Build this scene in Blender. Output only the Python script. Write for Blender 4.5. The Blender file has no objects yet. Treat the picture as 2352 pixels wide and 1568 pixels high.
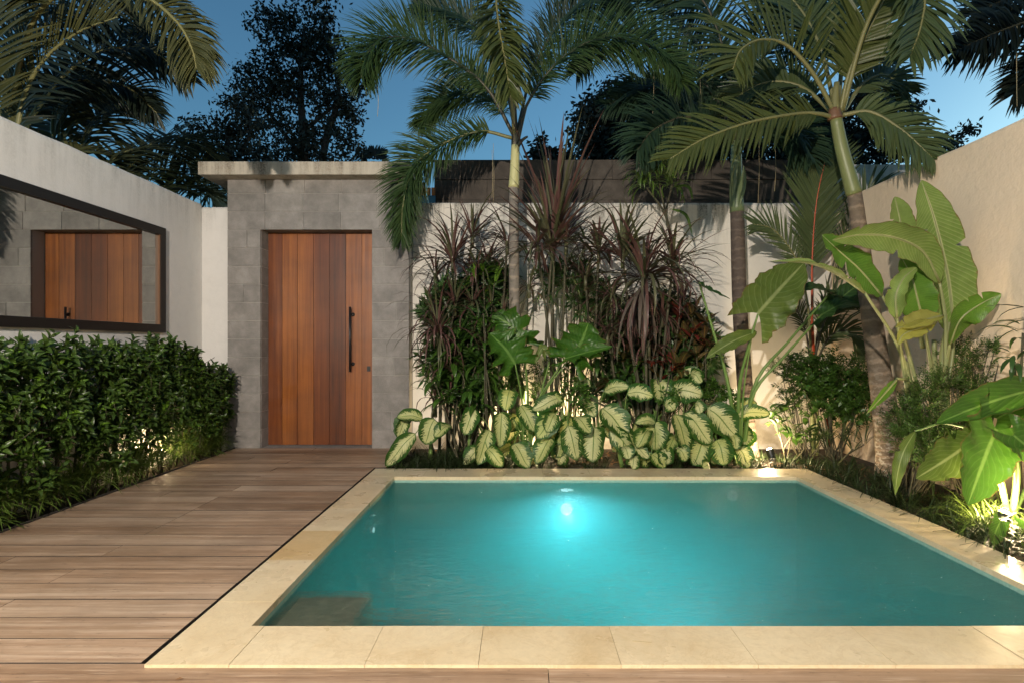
import bpy, math, random
from mathutils import Vector, Matrix, Quaternion
R = math.radians
random.seed(11)
rnd, uni = random.random, random.uniform
S = bpy.context.scene
C = S.collection

# ------------------------------------------------------------------ camera
H, F, CX, CY = 1.15, 1300.0, 1195.0, 793.0
cam = bpy.data.cameras.new('camera'); camo = bpy.data.objects.new('camera', cam); C.objects.link(camo)
camo.location = (0, 0, H); camo.rotation_euler = (math.pi/2, 0, 0)
cam.sensor_width = 36; cam.lens = F/2352*36; cam.shift_x = -19/2352; cam.shift_y = 9/2352
cam.clip_end = 2000; cam.clip_start = .05
S.camera = camo
# ------------------------------------------------------------------ world, sun, exposure
W = bpy.data.worlds.new('World'); S.world = W; W.use_nodes = True
wn, wl = W.node_tree.nodes, W.node_tree.links
sky = wn.new('ShaderNodeTexSky'); sky.sky_type = 'NISHITA'; sky.sun_disc = False
sky.sun_elevation = R(10); sky.sun_rotation = R(60); sky.ozone_density = 3.0; sky.dust_density = .6
tint = wn.new('ShaderNodeMix'); tint.data_type = 'RGBA'; tint.blend_type = 'MULTIPLY'; tint.inputs[0].default_value = 1
wl.new(sky.outputs[0], tint.inputs[6]); tint.inputs[7].default_value = (.72, 1.0, .98, 1)
wl.new(tint.outputs[2], wn['Background'].inputs[0]); wn['Background'].inputs[1].default_value = .165
sun = bpy.data.lights.new('sun', 'SUN'); suno = bpy.data.objects.new('sun', sun); C.objects.link(suno)
sun.energy = .03; sun.angle = R(15); sun.color = (1, .93, .85)
suno.rotation_euler = (R(76), 0, R(-110))
V = S.view_settings; V.view_transform = 'Standard'; V.look = 'None'; V.gamma = 1; V.use_curve_mapping = False; V.exposure = 0
cy = S.cycles
cy.use_denoising = True; cy.max_bounces = 8; cy.transparent_max_bounces = 8
cy.caustics_reflective = False; cy.caustics_refractive = False; cy.volume_bounces = 2; cy.sample_clamp_indirect = 6
cy.diffuse_bounces = 3; cy.glossy_bounces = 4; cy.transmission_bounces = 6

def pointlamp(name, loc, power, col, rad, spot=None, target=None, blend=.6):
    l = bpy.data.lights.new(name, 'SPOT' if spot else 'POINT'); o = bpy.data.objects.new(name, l); C.objects.link(o)
    l.energy = power; l.color = col; l.shadow_soft_size = rad; o.location = loc
    if spot:
        l.spot_size = R(spot); l.spot_blend = blend
        o.rotation_euler = (Vector(target)-Vector(loc)).to_track_quat('-Z', 'Y').to_euler()
    return o

# ------------------------------------------------------------------ material helpers
class NT:
    def __init__(s, name):
        s.m = bpy.data.materials.new(name); s.m.use_nodes = True
        s.n, s.l = s.m.node_tree.nodes, s.m.node_tree.links
        s.b = s.n['Principled BSDF']; s.out = s.n['Material Output']
    def new(s, t, **k):
        x = s.n.new(t)
        for a, v in k.items(): setattr(x, a, v)
        return x
    def link(s, a, b): s.l.new(a, b)
    def noise(s, vec, scale, detail=4, rough=.55, dist=0):
        x = s.new('ShaderNodeTexNoise'); x.inputs['Scale'].default_value = scale; x.inputs['Detail'].default_value = detail
        x.inputs['Roughness'].default_value = rough; x.inputs['Distortion'].default_value = dist
        if vec is not None: s.link(vec, x.inputs['Vector'])
        return x.outputs[0]
    def mapv(s, vec, sc=(1, 1, 1), loc=(0, 0, 0)):
        x = s.new('ShaderNodeMapping'); x.inputs['Scale'].default_value = sc; x.inputs['Location'].default_value = loc
        s.link(vec, x.inputs['Vector']); return x.outputs[0]
    def ramp(s, fac, stops):
        x = s.new('ShaderNodeValToRGB'); e = x.color_ramp.elements
        while len(e) < len(stops): e.new(.5)
        for i, (p, c) in enumerate(stops):
            e[i].position = p; e[i].color = (c, c, c, 1) if isinstance(c, (int, float)) else (*c, 1)
        s.link(fac, x.inputs[0]); return x.outputs[0]
    def mix(s, fac, a, b, mode='MIX'):
        x = s.new('ShaderNodeMix', data_type='RGBA', blend_type=mode)
        for v, i in ((fac, 0), (a, 6), (b, 7)):
            if isinstance(v, (int, float)): x.inputs[i].default_value = v if i == 0 else (v, v, v, 1)
            elif isinstance(v, tuple): x.inputs[i].default_value = (*v, 1)
            else: s.link(v, x.inputs[i])
        return x.outputs[2]
    def math(s, op, a, b=None, c=None):
        x = s.new('ShaderNodeMath', operation=op)
        for i, v in enumerate((a, b, c)):
            if v is None: continue
            if isinstance(v, (int, float)): x.inputs[i].default_value = v
            else: s.link(v, x.inputs[i])
        return x.outputs[0]
    def bump(s, h, strength, dist=.01):
        x = s.new('ShaderNodeBump'); x.inputs['Strength'].default_value = strength; x.inputs['Distance'].default_value = dist
        s.link(h, x.inputs['Height']); s.link(x.outputs[0], s.b.inputs['Normal'])
    def tc(s, k='Object'): return s.new('ShaderNodeTexCoord').outputs[k]
    def pos(s): return s.new('ShaderNodeNewGeometry').outputs['Position']
    def rand(s): return s.new('ShaderNodeObjectInfo').outputs['Random']
    def setc(s, c):
        if isinstance(c, tuple): s.b.inputs['Base Color'].default_value = (*c, 1)
        else: s.link(c, s.b.inputs['Base Color'])
    def rough(s, v):
        if isinstance(v, (int, float)): s.b.inputs['Roughness'].default_value = v
        else: s.link(v, s.b.inputs['Roughness'])

def plain(name, col, rough=.6, metal=0, spec=.5):
    t = NT(name); t.setc(col); t.rough(rough); t.b.inputs['Metallic'].default_value = metal
    t.b.inputs['Specular IOR Level'].default_value = spec
    return t.m

def leafmat(name, c1, c2, rough=.42, trans=.22, rib=None, veins=0, veinc=None, vfreq=26, slant=.35, dark=None, edge=0):
    """c1..c2 natural variation; rib = midrib colour; veins = strength of the side veins"""
    t = NT(name)
    p = t.pos(); n = t.noise(p, 5.5, 3); r = t.rand()
    f = t.math('ADD', t.math('MULTIPLY', n, 1.3), t.math('MULTIPLY', r, .5)); f = t.math('SUBTRACT', f, .4)
    col = t.mix(f, c1, c2)
    uv = t.new('ShaderNodeUVMap').outputs[0]; sp = t.new('ShaderNodeSeparateXYZ'); t.link(uv, sp.inputs[0])
    au = t.math('MULTIPLY', t.math('ABSOLUTE', t.math('SUBTRACT', sp.outputs[0], .5)), 2)
    if veins:
        ph = t.math('SUBTRACT', sp.outputs[1], t.math('MULTIPLY', au, slant))
        w = t.math('SINE', t.math('MULTIPLY', ph, vfreq*6.283))
        vf = t.ramp(w, [(.0, 0), (.72, 0), (1, 1)])
        col = t.mix(t.math('MULTIPLY', vf, veins), col, veinc or tuple(min(1, x*1.8) for x in c2))
        t.bump(w, .25, .004)
    if rib:
        rf = t.ramp(au, [(0, 1), (.035, 1), (.09, 0)]); col = t.mix(rf, col, rib)
    if edge:
        en = t.noise(p, 38, 3, .7); ef = t.ramp(t.math('ADD', au, t.math('MULTIPLY', t.math('SUBTRACT', en, .5), edge)), [(.94, 0), (1, 1)])
        col = t.mix(t.math('MULTIPLY', ef, .85), col, (.16, .09, .035))
        sp_ = t.ramp(t.noise(p, 60, 2, .5), [(.70, 0), (.76, 1)]); col = t.mix(t.math('MULTIPLY', sp_, .5), col, (.14, .10, .03))
        col = t.mix(.5, col, t.ramp(t.noise(p, 14, 4, .7), [(.3, .7), (.7, 1.15)]), 'MULTIPLY')
    t.setc(col); t.rough(rough); t.b.inputs['Specular IOR Level'].default_value = .35
    if trans:
        tr = t.new('ShaderNodeBsdfTranslucent'); t.link(col, tr.inputs[0])
        mx = t.new('ShaderNodeMixShader'); mx.inputs[0].default_value = trans
        t.link(t.b.outputs[0], mx.inputs[1]); t.link(tr.outputs[0], mx.inputs[2]); t.link(mx.outputs[0], t.out.inputs[0])
    return t.m

def M_dieffen():
    t = NT('variegated_leaf')
    uv = t.new('ShaderNodeUVMap').outputs[0]; sp = t.new('ShaderNodeSeparateXYZ'); t.link(uv, sp.inputs[0])
    u, v = sp.outputs[0], sp.outputs[1]
    au = t.math('MULTIPLY', t.math('ABSOLUTE', t.math('SUBTRACT', u, .5)), 2)
    r = t.rand()
    ph = t.math('SUBTRACT', v, t.math('MULTIPLY', au, .22))
    cv = t.new('ShaderNodeCombineXYZ'); t.link(t.math('MULTIPLY', au, 2.2), cv.inputs[0]); t.link(t.math('MULTIPLY', ph, 30), cv.inputs[1])
    t.link(t.math('ADD', t.math('MULTIPLY', r, 40), t.math('MULTIPLY', t.math('GREATER_THAN', u, .5), 7.3)), cv.inputs[2])
    n = t.noise(cv.outputs[0], 1.0, 3, .6)
    lim = t.math('ADD', au, t.math('MULTIPLY', t.math('SUBTRACT', n, .5), 1.7))
    edge = t.ramp(lim, [(0, 1), (.50, 1), (.57, 0)])
    tip = t.ramp(v, [(0, .3), (.06, 1), (.86, 1), (.97, 0)])
    f = t.math('MULTIPLY', edge, tip)
    spk = t.noise(cv.outputs[0], 2.6, 2, .6)
    f = t.math('MULTIPLY', f, t.ramp(spk, [(.30, .0), (.37, 1)]))
    green = t.mix(t.noise(t.pos(), 9), (.016, .052, .008), (.040, .11, .012))
    cream = t.mix(r, (.37, .40, .13), (.49, .49, .24))
    col = t.mix(f, green, cream)
    rib = t.ramp(au, [(0, 1), (.02, 1), (.06, 0)]); col = t.mix(rib, col, (.10, .17, .03))
    t.setc(col); t.rough(.38); t.b.inputs['Specular IOR Level'].default_value = .35
    w = t.math('SINE', t.math('MULTIPLY', ph, 14*6.283)); t.bump(w, .3, .004)
    tr = t.new('ShaderNodeBsdfTranslucent'); t.link(col, tr.inputs[0])
    mx = t.new('ShaderNodeMixShader'); mx.inputs[0].default_value = .18
    t.link(t.b.outputs[0], mx.inputs[1]); t.link(tr.outputs[0], mx.inputs[2]); t.link(mx.outputs[0], t.out.inputs[0])
    return t.m

def M_wood(name, stops, streak=(1.2, 40, 40), rough=(.3, .6), bump=.3, axis='x', blotch=.35, coat=0, rw=.6):
    t = NT(name); o = t.tc(); r = t.rand()
    add = t.new('ShaderNodeVectorMath', operation='ADD'); cv = t.new('ShaderNodeCombineXYZ')
    for i in range(3): t.link(t.math('MULTIPLY', r, 17.0+i*9), cv.inputs[i])
    t.link(o, add.inputs[0]); t.link(cv.outputs[0], add.inputs[1]); v = add.outputs[0]
    g = t.noise(t.mapv(v, streak), 1, 6, .65, .4)
    g2 = t.noise(t.mapv(v, tuple(s*.22 for s in streak)), 1, 4, .6, 1.2)
    f = t.math('ADD', t.math('MULTIPLY', g, .55), t.math('MULTIPLY', g2, .45))
    f = t.math('ADD', f, t.math('MULTIPLY', t.math('SUBTRACT', r, .5), rw))
    col = t.ramp(f, stops)
    bl = t.noise(t.pos(), 2.3, 5, .6)
    col = t.mix(blotch, col, t.ramp(bl, [(.3, .35), (.65, 1.0)]), 'MULTIPLY')
    if axis == 'deck':
        st_ = t.noise(t.mapv(t.pos(), (14, 45, 14)), 1, 4, .7); col = t.mix(t.math('MULTIPLY', t.ramp(st_, [(.60, 0), (.68, 1)]), .55), col, (.10, .06, .035))
        pl_ = t.noise(t.mapv(t.pos(), (5, 120, 5)), 1, 3, .6); col = t.mix(t.math('MULTIPLY', t.ramp(pl_, [(.58, 0), (.70, 1)]), .35), col, (.70, .58, .45))
    t.setc(col)
    rr = t.new('ShaderNodeMapRange'); t.link(t.noise(t.mapv(v, (1.5, 9, 9)), 1, 4), rr.inputs[0])
    rr.inputs[1].default_value = .3; rr.inputs[2].default_value = .7; rr.inputs[3].default_value = rough[0]; rr.inputs[4].default_value = rough[1]
    t.rough(rr.outputs[0]); t.bump(g, bump, .004)
    if coat:
        t.b.inputs['Coat Weight'].default_value = coat; t.b.inputs['Coat Roughness'].default_value = .14
    return t.m

def M_stucco(name, c1, c2, bump=.25, scale=60, mould=0, ztop=2.8, sheen=.9, stain=(.12, .11, .08)):
    t = NT(name); p = t.pos()
    col = t.mix(t.noise(p, 1.3, 5, .6), c1, c2)
    col = t.mix(t.math('MULTIPLY', t.ramp(t.noise(p, 9, 4, .7), [(.45, 0), (.7, 1)]), .12), col, tuple(x*.6 for x in c1))
    if mould:
        sp = t.new('ShaderNodeSeparateXYZ'); t.link(p, sp.inputs[0])
        near = t.new('ShaderNodeMapRange'); t.link(sp.outputs[2], near.inputs[0])
        near.inputs[1].default_value = ztop-.75; near.inputs[2].default_value = ztop; near.inputs[3].default_value = 0; near.inputs[4].default_value = 1
        strk = t.noise(t.mapv(p, (9, 9, .9)), 1, 5, .7); fine = t.noise(p, 55, 3, .8)
        f = t.math('MULTIPLY', t.math('MULTIPLY', near.outputs[0], near.outputs[0]), t.ramp(strk, [(.42, 0), (.72, 1)]))
        f = t.math('MULTIPLY', f, t.ramp(fine, [(.35, .3), (.6, 1)])); f = t.math('MINIMUM', t.math('MULTIPLY', f, mould), .85)
        col = t.mix(f, col, stain)
        low = t.new('ShaderNodeMapRange'); t.link(sp.outputs[2], low.inputs[0])
        low.inputs[1].default_value = .55; low.inputs[2].default_value = 0; low.inputs[3].default_value = 0; low.inputs[4].default_value = 1
        f2 = t.math('MULTIPLY', t.math('MULTIPLY', low.outputs[0], t.ramp(t.noise(p, 4, 5, .7), [(.35, 0), (.65, 1)])), .6)
        col = t.mix(f2, col, (.17, .13, .08))
    t.setc(col); t.rough(sheen)
    h = t.math('ADD', t.noise(p, scale, 4, .6), t.math('MULTIPLY', t.noise(p, scale*.25, 3, .5), 1.2))
    t.bump(h, bump, .01); return t.m

def M_stone(name, stops, rw=.35, bump=.5, speck=.5, rough=.85, sc=7):
    t = NT(name); p = t.pos(); r = t.rand()
    f = t.math('ADD', t.noise(p, sc, 6, .65), t.math('MULTIPLY', t.math('SUBTRACT', r, .5), rw))
    col = t.ramp(f, stops)
    sk = t.new('ShaderNodeTexVoronoi'); sk.inputs['Scale'].default_value = 55; t.link(p, sk.inputs['Vector'])
    d = t.ramp(sk.outputs[0], [(.06, 1), (.13, 0)])
    col = t.mix(t.math('MULTIPLY', t.math('MULTIPLY', d, t.ramp(t.noise(p, 30, 2), [(.5, 0), (.6, 1)])), speck), col, (.05, .05, .045))
    col = t.mix(.5, col, t.ramp(t.noise(p, 160, 3, .7), [(.3, .65), (.7, 1.1)]), 'MULTIPLY')
    t.setc(col); t.rough(rough); t.bump(t.noise(p, 90, 5, .7), bump, .005); return t.m

def M_coping(a=(.50, .37, .20), b=(.60, .49, .31), c=(.67, .58, .40)):
    t = NT('sandstone'); p = t.pos(); r = t.rand()
    f = t.math('ADD', t.noise(p, 2.2, 5, .6, .5), t.math('MULTIPLY', t.math('SUBTRACT', r, .5), .16))
    col = t.ramp(f, [(.22, a), (.45, b), (.8, c)])
    vein = t.noise(t.mapv(p, (3, 3, 3)), 1.6, 6, .7, 2.5)
    col = t.mix(t.math('MULTIPLY', t.ramp(vein, [(.47, 0), (.5, 1), (.53, 0)]), .22), col, (.38, .24, .10))
    col = t.mix(.35, col, t.ramp(t.noise(p, 40, 4, .7), [(.3, .7), (.7, 1.05)]), 'MULTIPLY')
    t.setc(col)
    rr = t.ramp(t.noise(p, 3.5, 4), [(.35, .22), (.65, .5)]); t.rough(rr); t.bump(t.noise(p, 25, 4, .6), .12, .004); return t.m

def M_trunk(name, c1, c2, freq=16, ringc=(.35, .29, .22), patch=0, pc=(.45, .42, .36)):
    t = NT(name); p = t.tc(); uv = t.new('ShaderNodeUVMap').outputs[0]
    sp = t.new('ShaderNodeSeparateXYZ'); t.link(uv, sp.inputs[0])
    n = t.noise(p, 12, 5, .7); v = t.math('ADD', sp.outputs[1], t.math('MULTIPLY', n, .035))
    w = t.math('SINE', t.math('MULTIPLY', v, freq*6.283))
    col = t.mix(t.noise(t.mapv(p, (18, 18, 60)), 1, 5, .7), c1, c2)
    col = t.mix(t.math('MULTIPLY', t.ramp(w, [(.55, 0), (.95, 1)]), .55), col, ringc)
    if patch:
        k = t.ramp(t.noise(t.mapv(p, (22, 22, 34)), 1, 4, .6), [(.5, 0), (.56, 1)]); hi = t.ramp(sp.outputs[1], [(.05, 1), (.6, 0)])
        col = t.mix(t.math('MULTIPLY', t.math('MULTIPLY', k, hi), patch), col, pc)
    t.setc(col); t.rough(.8); t.bump(t.math('ADD', w, t.noise(t.mapv(p, (25, 25, 70)), 1, 4, .7)), .5, .008); return t.m

def M_shaft(name, c1, c2):
    t = NT(name); p = t.tc(); t.setc(t.mix(t.noise(t.mapv(p, (14, 14, 2)), 1, 4, .6), c1, c2)); t.rough(.42)
    t.bump(t.noise(t.mapv(p, (40, 40, 2)), 1, 3), .2, .004); return t.m

def emis(name, col, s):
    t = NT(name); t.b.inputs['Emission Color'].default_value = (*col, 1); t.b.inputs['Emission Strength'].default_value = s; return t.m

# ------------------------------------------------------------------ geometry helpers
WL = {}
def P(x, y, Y):                       # a point at depth Y metres in front of the camera's plane
    return Vector(((x-CX)*Y/F, Y, H-(y-CY)*Y/F))
def G(x, y):                          # a point on the deck level
    Y = F*H/(y-CY); return P(x, y, Y)

def thing(name, label=None, cat=None, loc=(0, 0, 0), group=None, kind=None):
    o = bpy.data.objects.new(name, None); C.objects.link(o); o.location = loc; o.empty_display_size = .1
    WL[o.name] = Vector(loc); tag(o, label, cat, group, kind); return o
def tag(o, label=None, cat=None, group=None, kind=None):
    if label: o['label'] = label
    if cat: o['category'] = cat
    if group: o['group'] = group
    if kind: o['kind'] = kind
    return o

class MB:
    def __init__(s): s.v, s.f, s.uv, s.mi = [], [], [], []
    def box(s, a, b, mi=0, bev=0):
        x0, y0, z0 = a; x1, y1, z1 = b; k = len(s.v)
        if bev:
            c = bev
            for z, i in ((z0, 0), (z1-c, 0), (z1, c)):
                s.v += [Vector((x0+i, y0+i, z)), Vector((x1-i, y0+i, z)), Vector((x1-i, y1-i, z)), Vector((x0+i, y1-i, z))]
            F_ = [(3, 2, 1, 0), (8, 9, 10, 11)] + [(l*4+i, l*4+(i+1) % 4, l*4+4+(i+1) % 4, l*4+4+i) for l in (0, 1) for i in range(4)]
            s.uv += [(0, 0)]*12
        else:
            s.v += [Vector(p) for p in ((x0, y0, z0), (x1, y0, z0), (x1, y1, z0), (x0, y1, z0), (x0, y0, z1), (x1, y0, z1), (x1, y1, z1), (x0, y1, z1))]
            F_ = [(3, 2, 1, 0), (4, 5, 6, 7), (0, 1, 5, 4), (1, 2, 6, 5), (2, 3, 7, 6), (3, 0, 4, 7)]; s.uv += [(0, 0)]*8
        s.f += [tuple(k+i for i in q) for q in F_]; s.mi += [mi]*len(F_); return s
    def tube(s, pts, rad, n=8, mi=0, caps=True):
        k0 = len(s.v); N = len(pts); up = None
        for i, p in enumerate(pts):
            t = (pts[min(i+1, N-1)]-pts[max(i-1, 0)]).normalized()
            if up is None: up = t.orthogonal().normalized()
            a = (up-t*up.dot(t)).normalized(); up = a; b = t.cross(a)
            r = rad(i/(N-1)) if callable(rad) else rad
            for j in range(n):
                an = 2*math.pi*j/n; s.v.append(p+a*(r*math.cos(an))+b*(r*math.sin(an))); s.uv.append((j/n, i/(N-1)))
        for i in range(N-1):
            for j in range(n):
                s.f.append((k0+i*n+j, k0+i*n+(j+1) % n, k0+(i+1)*n+(j+1) % n, k0+(i+1)*n+j)); s.mi.append(mi)
        if caps:
            s.f.append(tuple(k0+j for j in range(n-1, -1, -1))); s.f.append(tuple(k0+(N-1)*n+j for j in range(n))); s.mi += [mi, mi]
        return s
    def strip(s, pts, S_, hw, cup=.3, mi=0, nw=1, wave=0, wf=9, lobe=0, Lt=0, ph=None, tears=0):
        """ribbon along pts; S_ list of side vectors, hw list of half widths"""
        k = len(s.v); n = len(pts); m = 2*nw+1; ph = uni(0, 6) if ph is None else ph
        tr = {(random.randint(int(n*.25), int(n*.85)), random.choice((-1, 1))): uni(.25, .6) for _ in range(tears)}
        for i, p in enumerate(pts):
            t = (pts[min(i+1, n-1)]-pts[max(i-1, 0)]).normalized(); sd = S_[i]; nn = sd.cross(t)
            for j in range(m):
                u = (j-nw)/nw; c_t = tr.get((i, 1 if u > 0 else -1))
                if c_t is not None and abs(u) > c_t: u = math.copysign(c_t+.02*(abs(u)-c_t), u)
                au = abs(u)
                q = p+sd*(u*hw[i]*math.cos(cup*au))+nn*(hw[i]*au*math.sin(cup*au))
                if wave: q = q+nn*(wave*hw[i]*au*au*(math.sin(i/(n-1)*wf+ph+(1.3 if u > 0 else 0))+.45*math.sin(i/(n-1)*wf*2.3+ph*3+(2.1 if u > 0 else 0))))+sd*(u*au*.75*wave*hw[i]*(math.sin(i/(n-1)*wf*1.3+ph*2+u)+.5*math.sin(i/(n-1)*wf*3.1+ph)))
                if lobe: q = q-t*(lobe*Lt*(1-i/(n-1))**2*au**1.3)
                s.v.append(q); s.uv.append((u*.5+.5, i/(n-1)))
        for i in range(n-1):
            for j in range(m-1):
                a = k+i*m+j; s.f.append((a, a+1, a+m+1, a+m)); s.mi.append(mi)
        return s
    def quadleaf(s, p, d, sd, L, w, mi=0):
        k = len(s.v); nn = sd.cross(d)
        s.v += [p, p+d*(L*.45)+sd*w-nn*(w*.3), p+d*L, p+d*(L*.45)-sd*w-nn*(w*.3), p+d*(L*.5)]
        s.uv += [(.5, 0), (1, .45), (.5, 1), (0, .45), (.5, .5)]
        s.f += [(k, k+1, k+4), (k+1, k+2, k+4), (k, k+4, k+3), (k+4, k+2, k+3)]; s.mi += [mi]*4
    def build(s, name, mats, parent=None, center=False, smooth=True, kind=None, label=None, **kw):
        if not isinstance(mats, (list, tuple)): mats = [mats]
        org = WL[parent.name] if parent else Vector((0, 0, 0)); loc = org
        if center:
            mn = [min(v[i] for v in s.v) for i in range(3)]; mx = [max(v[i] for v in s.v) for i in range(3)]
            loc = Vector([(a+b)/2 for a, b in zip(mn, mx)])
        me = bpy.data.meshes.new(name); me.from_pydata([tuple(v-loc) for v in s.v], [], s.f)
        for m in mats: me.materials.append(m)
        me.polygons.foreach_set('material_index', s.mi); me.polygons.foreach_set('use_smooth', [smooth]*len(s.f))
        ul = me.uv_layers.new(name='UVMap'); li = [0]*len(me.loops); me.loops.foreach_get('vertex_index', li)
        flat = []
        for i in li: flat += s.uv[i]
        ul.data.foreach_set('uv', flat); me.update()
        o = bpy.data.objects.new(name, me); C.objects.link(o)
        if parent: o.parent = parent; o.location = loc-org
        else: o.location = loc if center else (0, 0, 0)
        WL[o.name] = Vector(loc); tag(o, label, kind=kind, **kw); return o

def box(name, a, b, mat, parent=None, bev=0, **k):
    return MB().box(a, b, 0, bev).build(name, mat, parent, center=True, smooth=False, **k)

def spline(pts, n):
    """Catmull-Rom through pts, n+1 samples"""
    p = [Vector(q) for q in pts]; p = [p[0]*2-p[1]]+p+[p[-1]*2-p[-2]]; out = []; m = len(p)-3
    for i in range(n+1):
        t = i/n*m; k = min(int(t), m-1); t -= k; a, b, c, d = p[k:k+4]
        out.append(.5*((2*b)+(-a+c)*t+(2*a-5*b+4*c-d)*t*t+(-a+3*b-3*c+d)*t**3))
    return out

PROF = {
 'lance': lambda t: math.sin(math.pi*min(1, t**.8))**.9,
 'ovate': lambda t: max(0, math.sin(math.pi*t**.78))**.72,
 'strap': lambda t: min(1, .35+t*3)*(1-t**2.2)**.8,
 'heart': lambda t: max(0, 1-t**2.0)**.85*(.74+.55*t),
 'banana': lambda t: min(1, (t/.22))**.55*max(0, 1-t**3.2)**.75,
}
def blade(mb, pts, hw, N=(0, -1, .35), prof='ovate', n=10, nw=2, cup=.25, wave=0, wf=9, lobe=0, mi=0, twist=0, tears=0):
    c = spline(pts, n); N = Vector(N).normalized(); Ss, ws = [], []; Lt = sum((c[i+1]-c[i]).length for i in range(n))
    for i in range(n+1):
        t = (c[min(i+1, n)]-c[max(i-1, 0)]).normalized(); sd = t.cross(N)
        if sd.length < .05: sd = t.cross(Vector((1, 0, 0)))
        sd.normalize()
        if twist: sd = Quaternion(t, twist*i/n) @ sd
        Ss.append(sd); ws.append(max(hw*PROF[prof](i/n), .0004))
    mb.strip(c, Ss, ws, cup, mi, nw, wave, wf, lobe, Lt, None, tears)

def rleaf(mb, c, h, el, L, w, droop, n=6, prof='strap', cup=.35, mi=0, nw=1, kink=0):
    """leaf of a rosette: starts at c, heads to h (horizontal unit), elevation el, bends down"""
    sd = h.cross(Vector((0, 0, 1))).normalized(); p = Vector(c); pts = [p.copy()]; e = el
    for i in range(n):
        s_ = L/n; p = p+(h*math.cos(e)+Vector((0, 0, math.sin(e))))*s_; pts.append(p.copy()); e -= droop/n*(1+i*.35)
    sd2 = [sd]*(n+1); mb.strip(pts, sd2, [max(w*PROF[prof](i/n), .0004) for i in range(n+1)], cup, mi, nw)

# ------------------------------------------------------------------ materials
m_white = M_stucco('white_stucco', (.64, .61, .57), (.73, .705, .67), .15, 70, mould=.6, ztop=2.76)
m_back = M_stucco('stained_white_stucco', (.68, .64, .57), (.79, .75, .68), .2, 70, mould=1.8, ztop=2.8, stain=(.10, .10, .075))
m_cream = M_stucco('cream_rough_stucco', (.68, .54, .38), (.75, .61, .45), .45, 26, mould=.15, ztop=2.8)
m_stone = M_stone('grey_stone', [(.25, (.17, .158, .145)), (.5, (.25, .232, .214)), (.75, (.35, .325, .30))], rw=.16)
m_mortar = plain('pale_mortar', (.44, .42, .385), .95)
m_dark = M_stone('mildewed_block', [(.25, (.045, .037, .030)), (.55, (.085, .070, .056)), (.8, (.13, .11, .09))], rw=.3)
m_slab = M_stucco('weathered_plaster', (.42, .37, .29), (.58, .53, .44), .3, 50, mould=1.4, ztop=3.17, stain=(.13, .10, .07))
m_slabend = plain('shaded_render', (.30, .29, .27), .9)
m_frame = plain('dark_frame', (.007, .005, .004), .5)
m_lining = plain('wood_lining', (.16, .08, .04), .5)
m_mirror = plain('mirror_glass', (.66, .67, .64), .015, 1)
m_deck = M_wood('deck_wood', [(.28, (.17, .094, .048)), (.5, (.35, .235, .15)), (.72, (.60, .46, .335))], (1.0, 34, 34), (.36, .62), .7, blotch=.5, rw=.12, axis='deck')
m_door = M_wood('door_wood', [(.24, (.06, .013, .002)), (.5, (.17, .043, .007)), (.76, (.36, .115, .019))], (34, 34, .9), (.35, .55), .2, blotch=.45, coat=.12, rw=.42)
m_black = plain('black_metal', (.012, .012, .013), .35)
m_cop = M_coping(); m_cop2 = M_coping((.44, .30, .14), (.52, .38, .19), (.58, .45, .26))
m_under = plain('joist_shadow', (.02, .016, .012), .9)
m_edge = plain('dark_edge', (.035, .026, .02), .9)  # plank side faces, much darker than the tops
m_joint = plain('joint_tone', (.46, .36, .21), .9)  # side faces of the coping stones, duller than the tops
m_soil = M_stone('soil', [(.3, (.02, .014, .009)), (.6, (.05, .033, .02)), (.8, (.09, .06, .035))], 0, 1, .3, .95, 12)
m_litter = leafmat('dry_leaf', (.16, .08, .035), (.30, .17, .08), .7, .1)

t = NT('pool_stone'); p = t.pos()
br = t.new('ShaderNodeTexBrick'); br.inputs['Scale'].default_value = 5
col = t.mix(t.noise(p, 14, 5, .65), (.16, .33, .28), (.30, .48, .40))
t.setc(t.mix(.4, col, t.ramp(t.noise(p, 60, 4, .7), [(.35, .5), (.65, 1.1)]), 'MULTIPLY')); t.rough(.5); t.bump(t.noise(p, 30, 4), .3)
m_pool = t.m
t = NT('step_stone'); p = t.pos()
vo = t.new('ShaderNodeTexVoronoi'); vo.inputs['Scale'].default_value = 16; t.link(t.mapv(p, (1, 1, 1)), vo.inputs['Vector'])
col = t.mix(t.noise(p, 22, 6, .75, 1.5), (.50, .38, .24), (.88, .74, .54))
t.setc(t.mix(t.ramp(vo.outputs[0], [(.0, 0), (.6, .45)]), col, (.24, .22, .16))); t.rough(.7); t.bump(t.noise(p, 40, 4), .6)
m_step = t.m

t = NT('pool_water')
p = t.pos(); h = t.math('ADD', t.noise(t.mapv(p, (1, 2.6, 1)), 5, 3, .6, 1.5), t.math('MULTIPLY', t.noise(t.mapv(p, (1, 2.6, 1)), 19, 4, .65, .8), .55))
amp = t.ramp(t.noise(p, 1.1, 2), [(.35, .3), (.65, 1)])
bp = t.new('ShaderNodeBump'); bp.inputs['Strength'].default_value = 1; bp.inputs['Distance'].default_value = .11
t.link(t.math('MULTIPLY', h, amp), bp.inputs['Height'])
fr = t.new('ShaderNodeFresnel'); fr.inputs[0].default_value = 1.33; t.link(bp.outputs[0], fr.inputs[1])
trp = t.new('ShaderNodeBsdfTransparent'); trp.inputs[0].default_value = (.90, .98, .97, 1)
gl = t.new('ShaderNodeBsdfGlossy'); gl.inputs['Roughness'].default_value = .03; t.link(bp.outputs[0], gl.inputs['Normal'])
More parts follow.
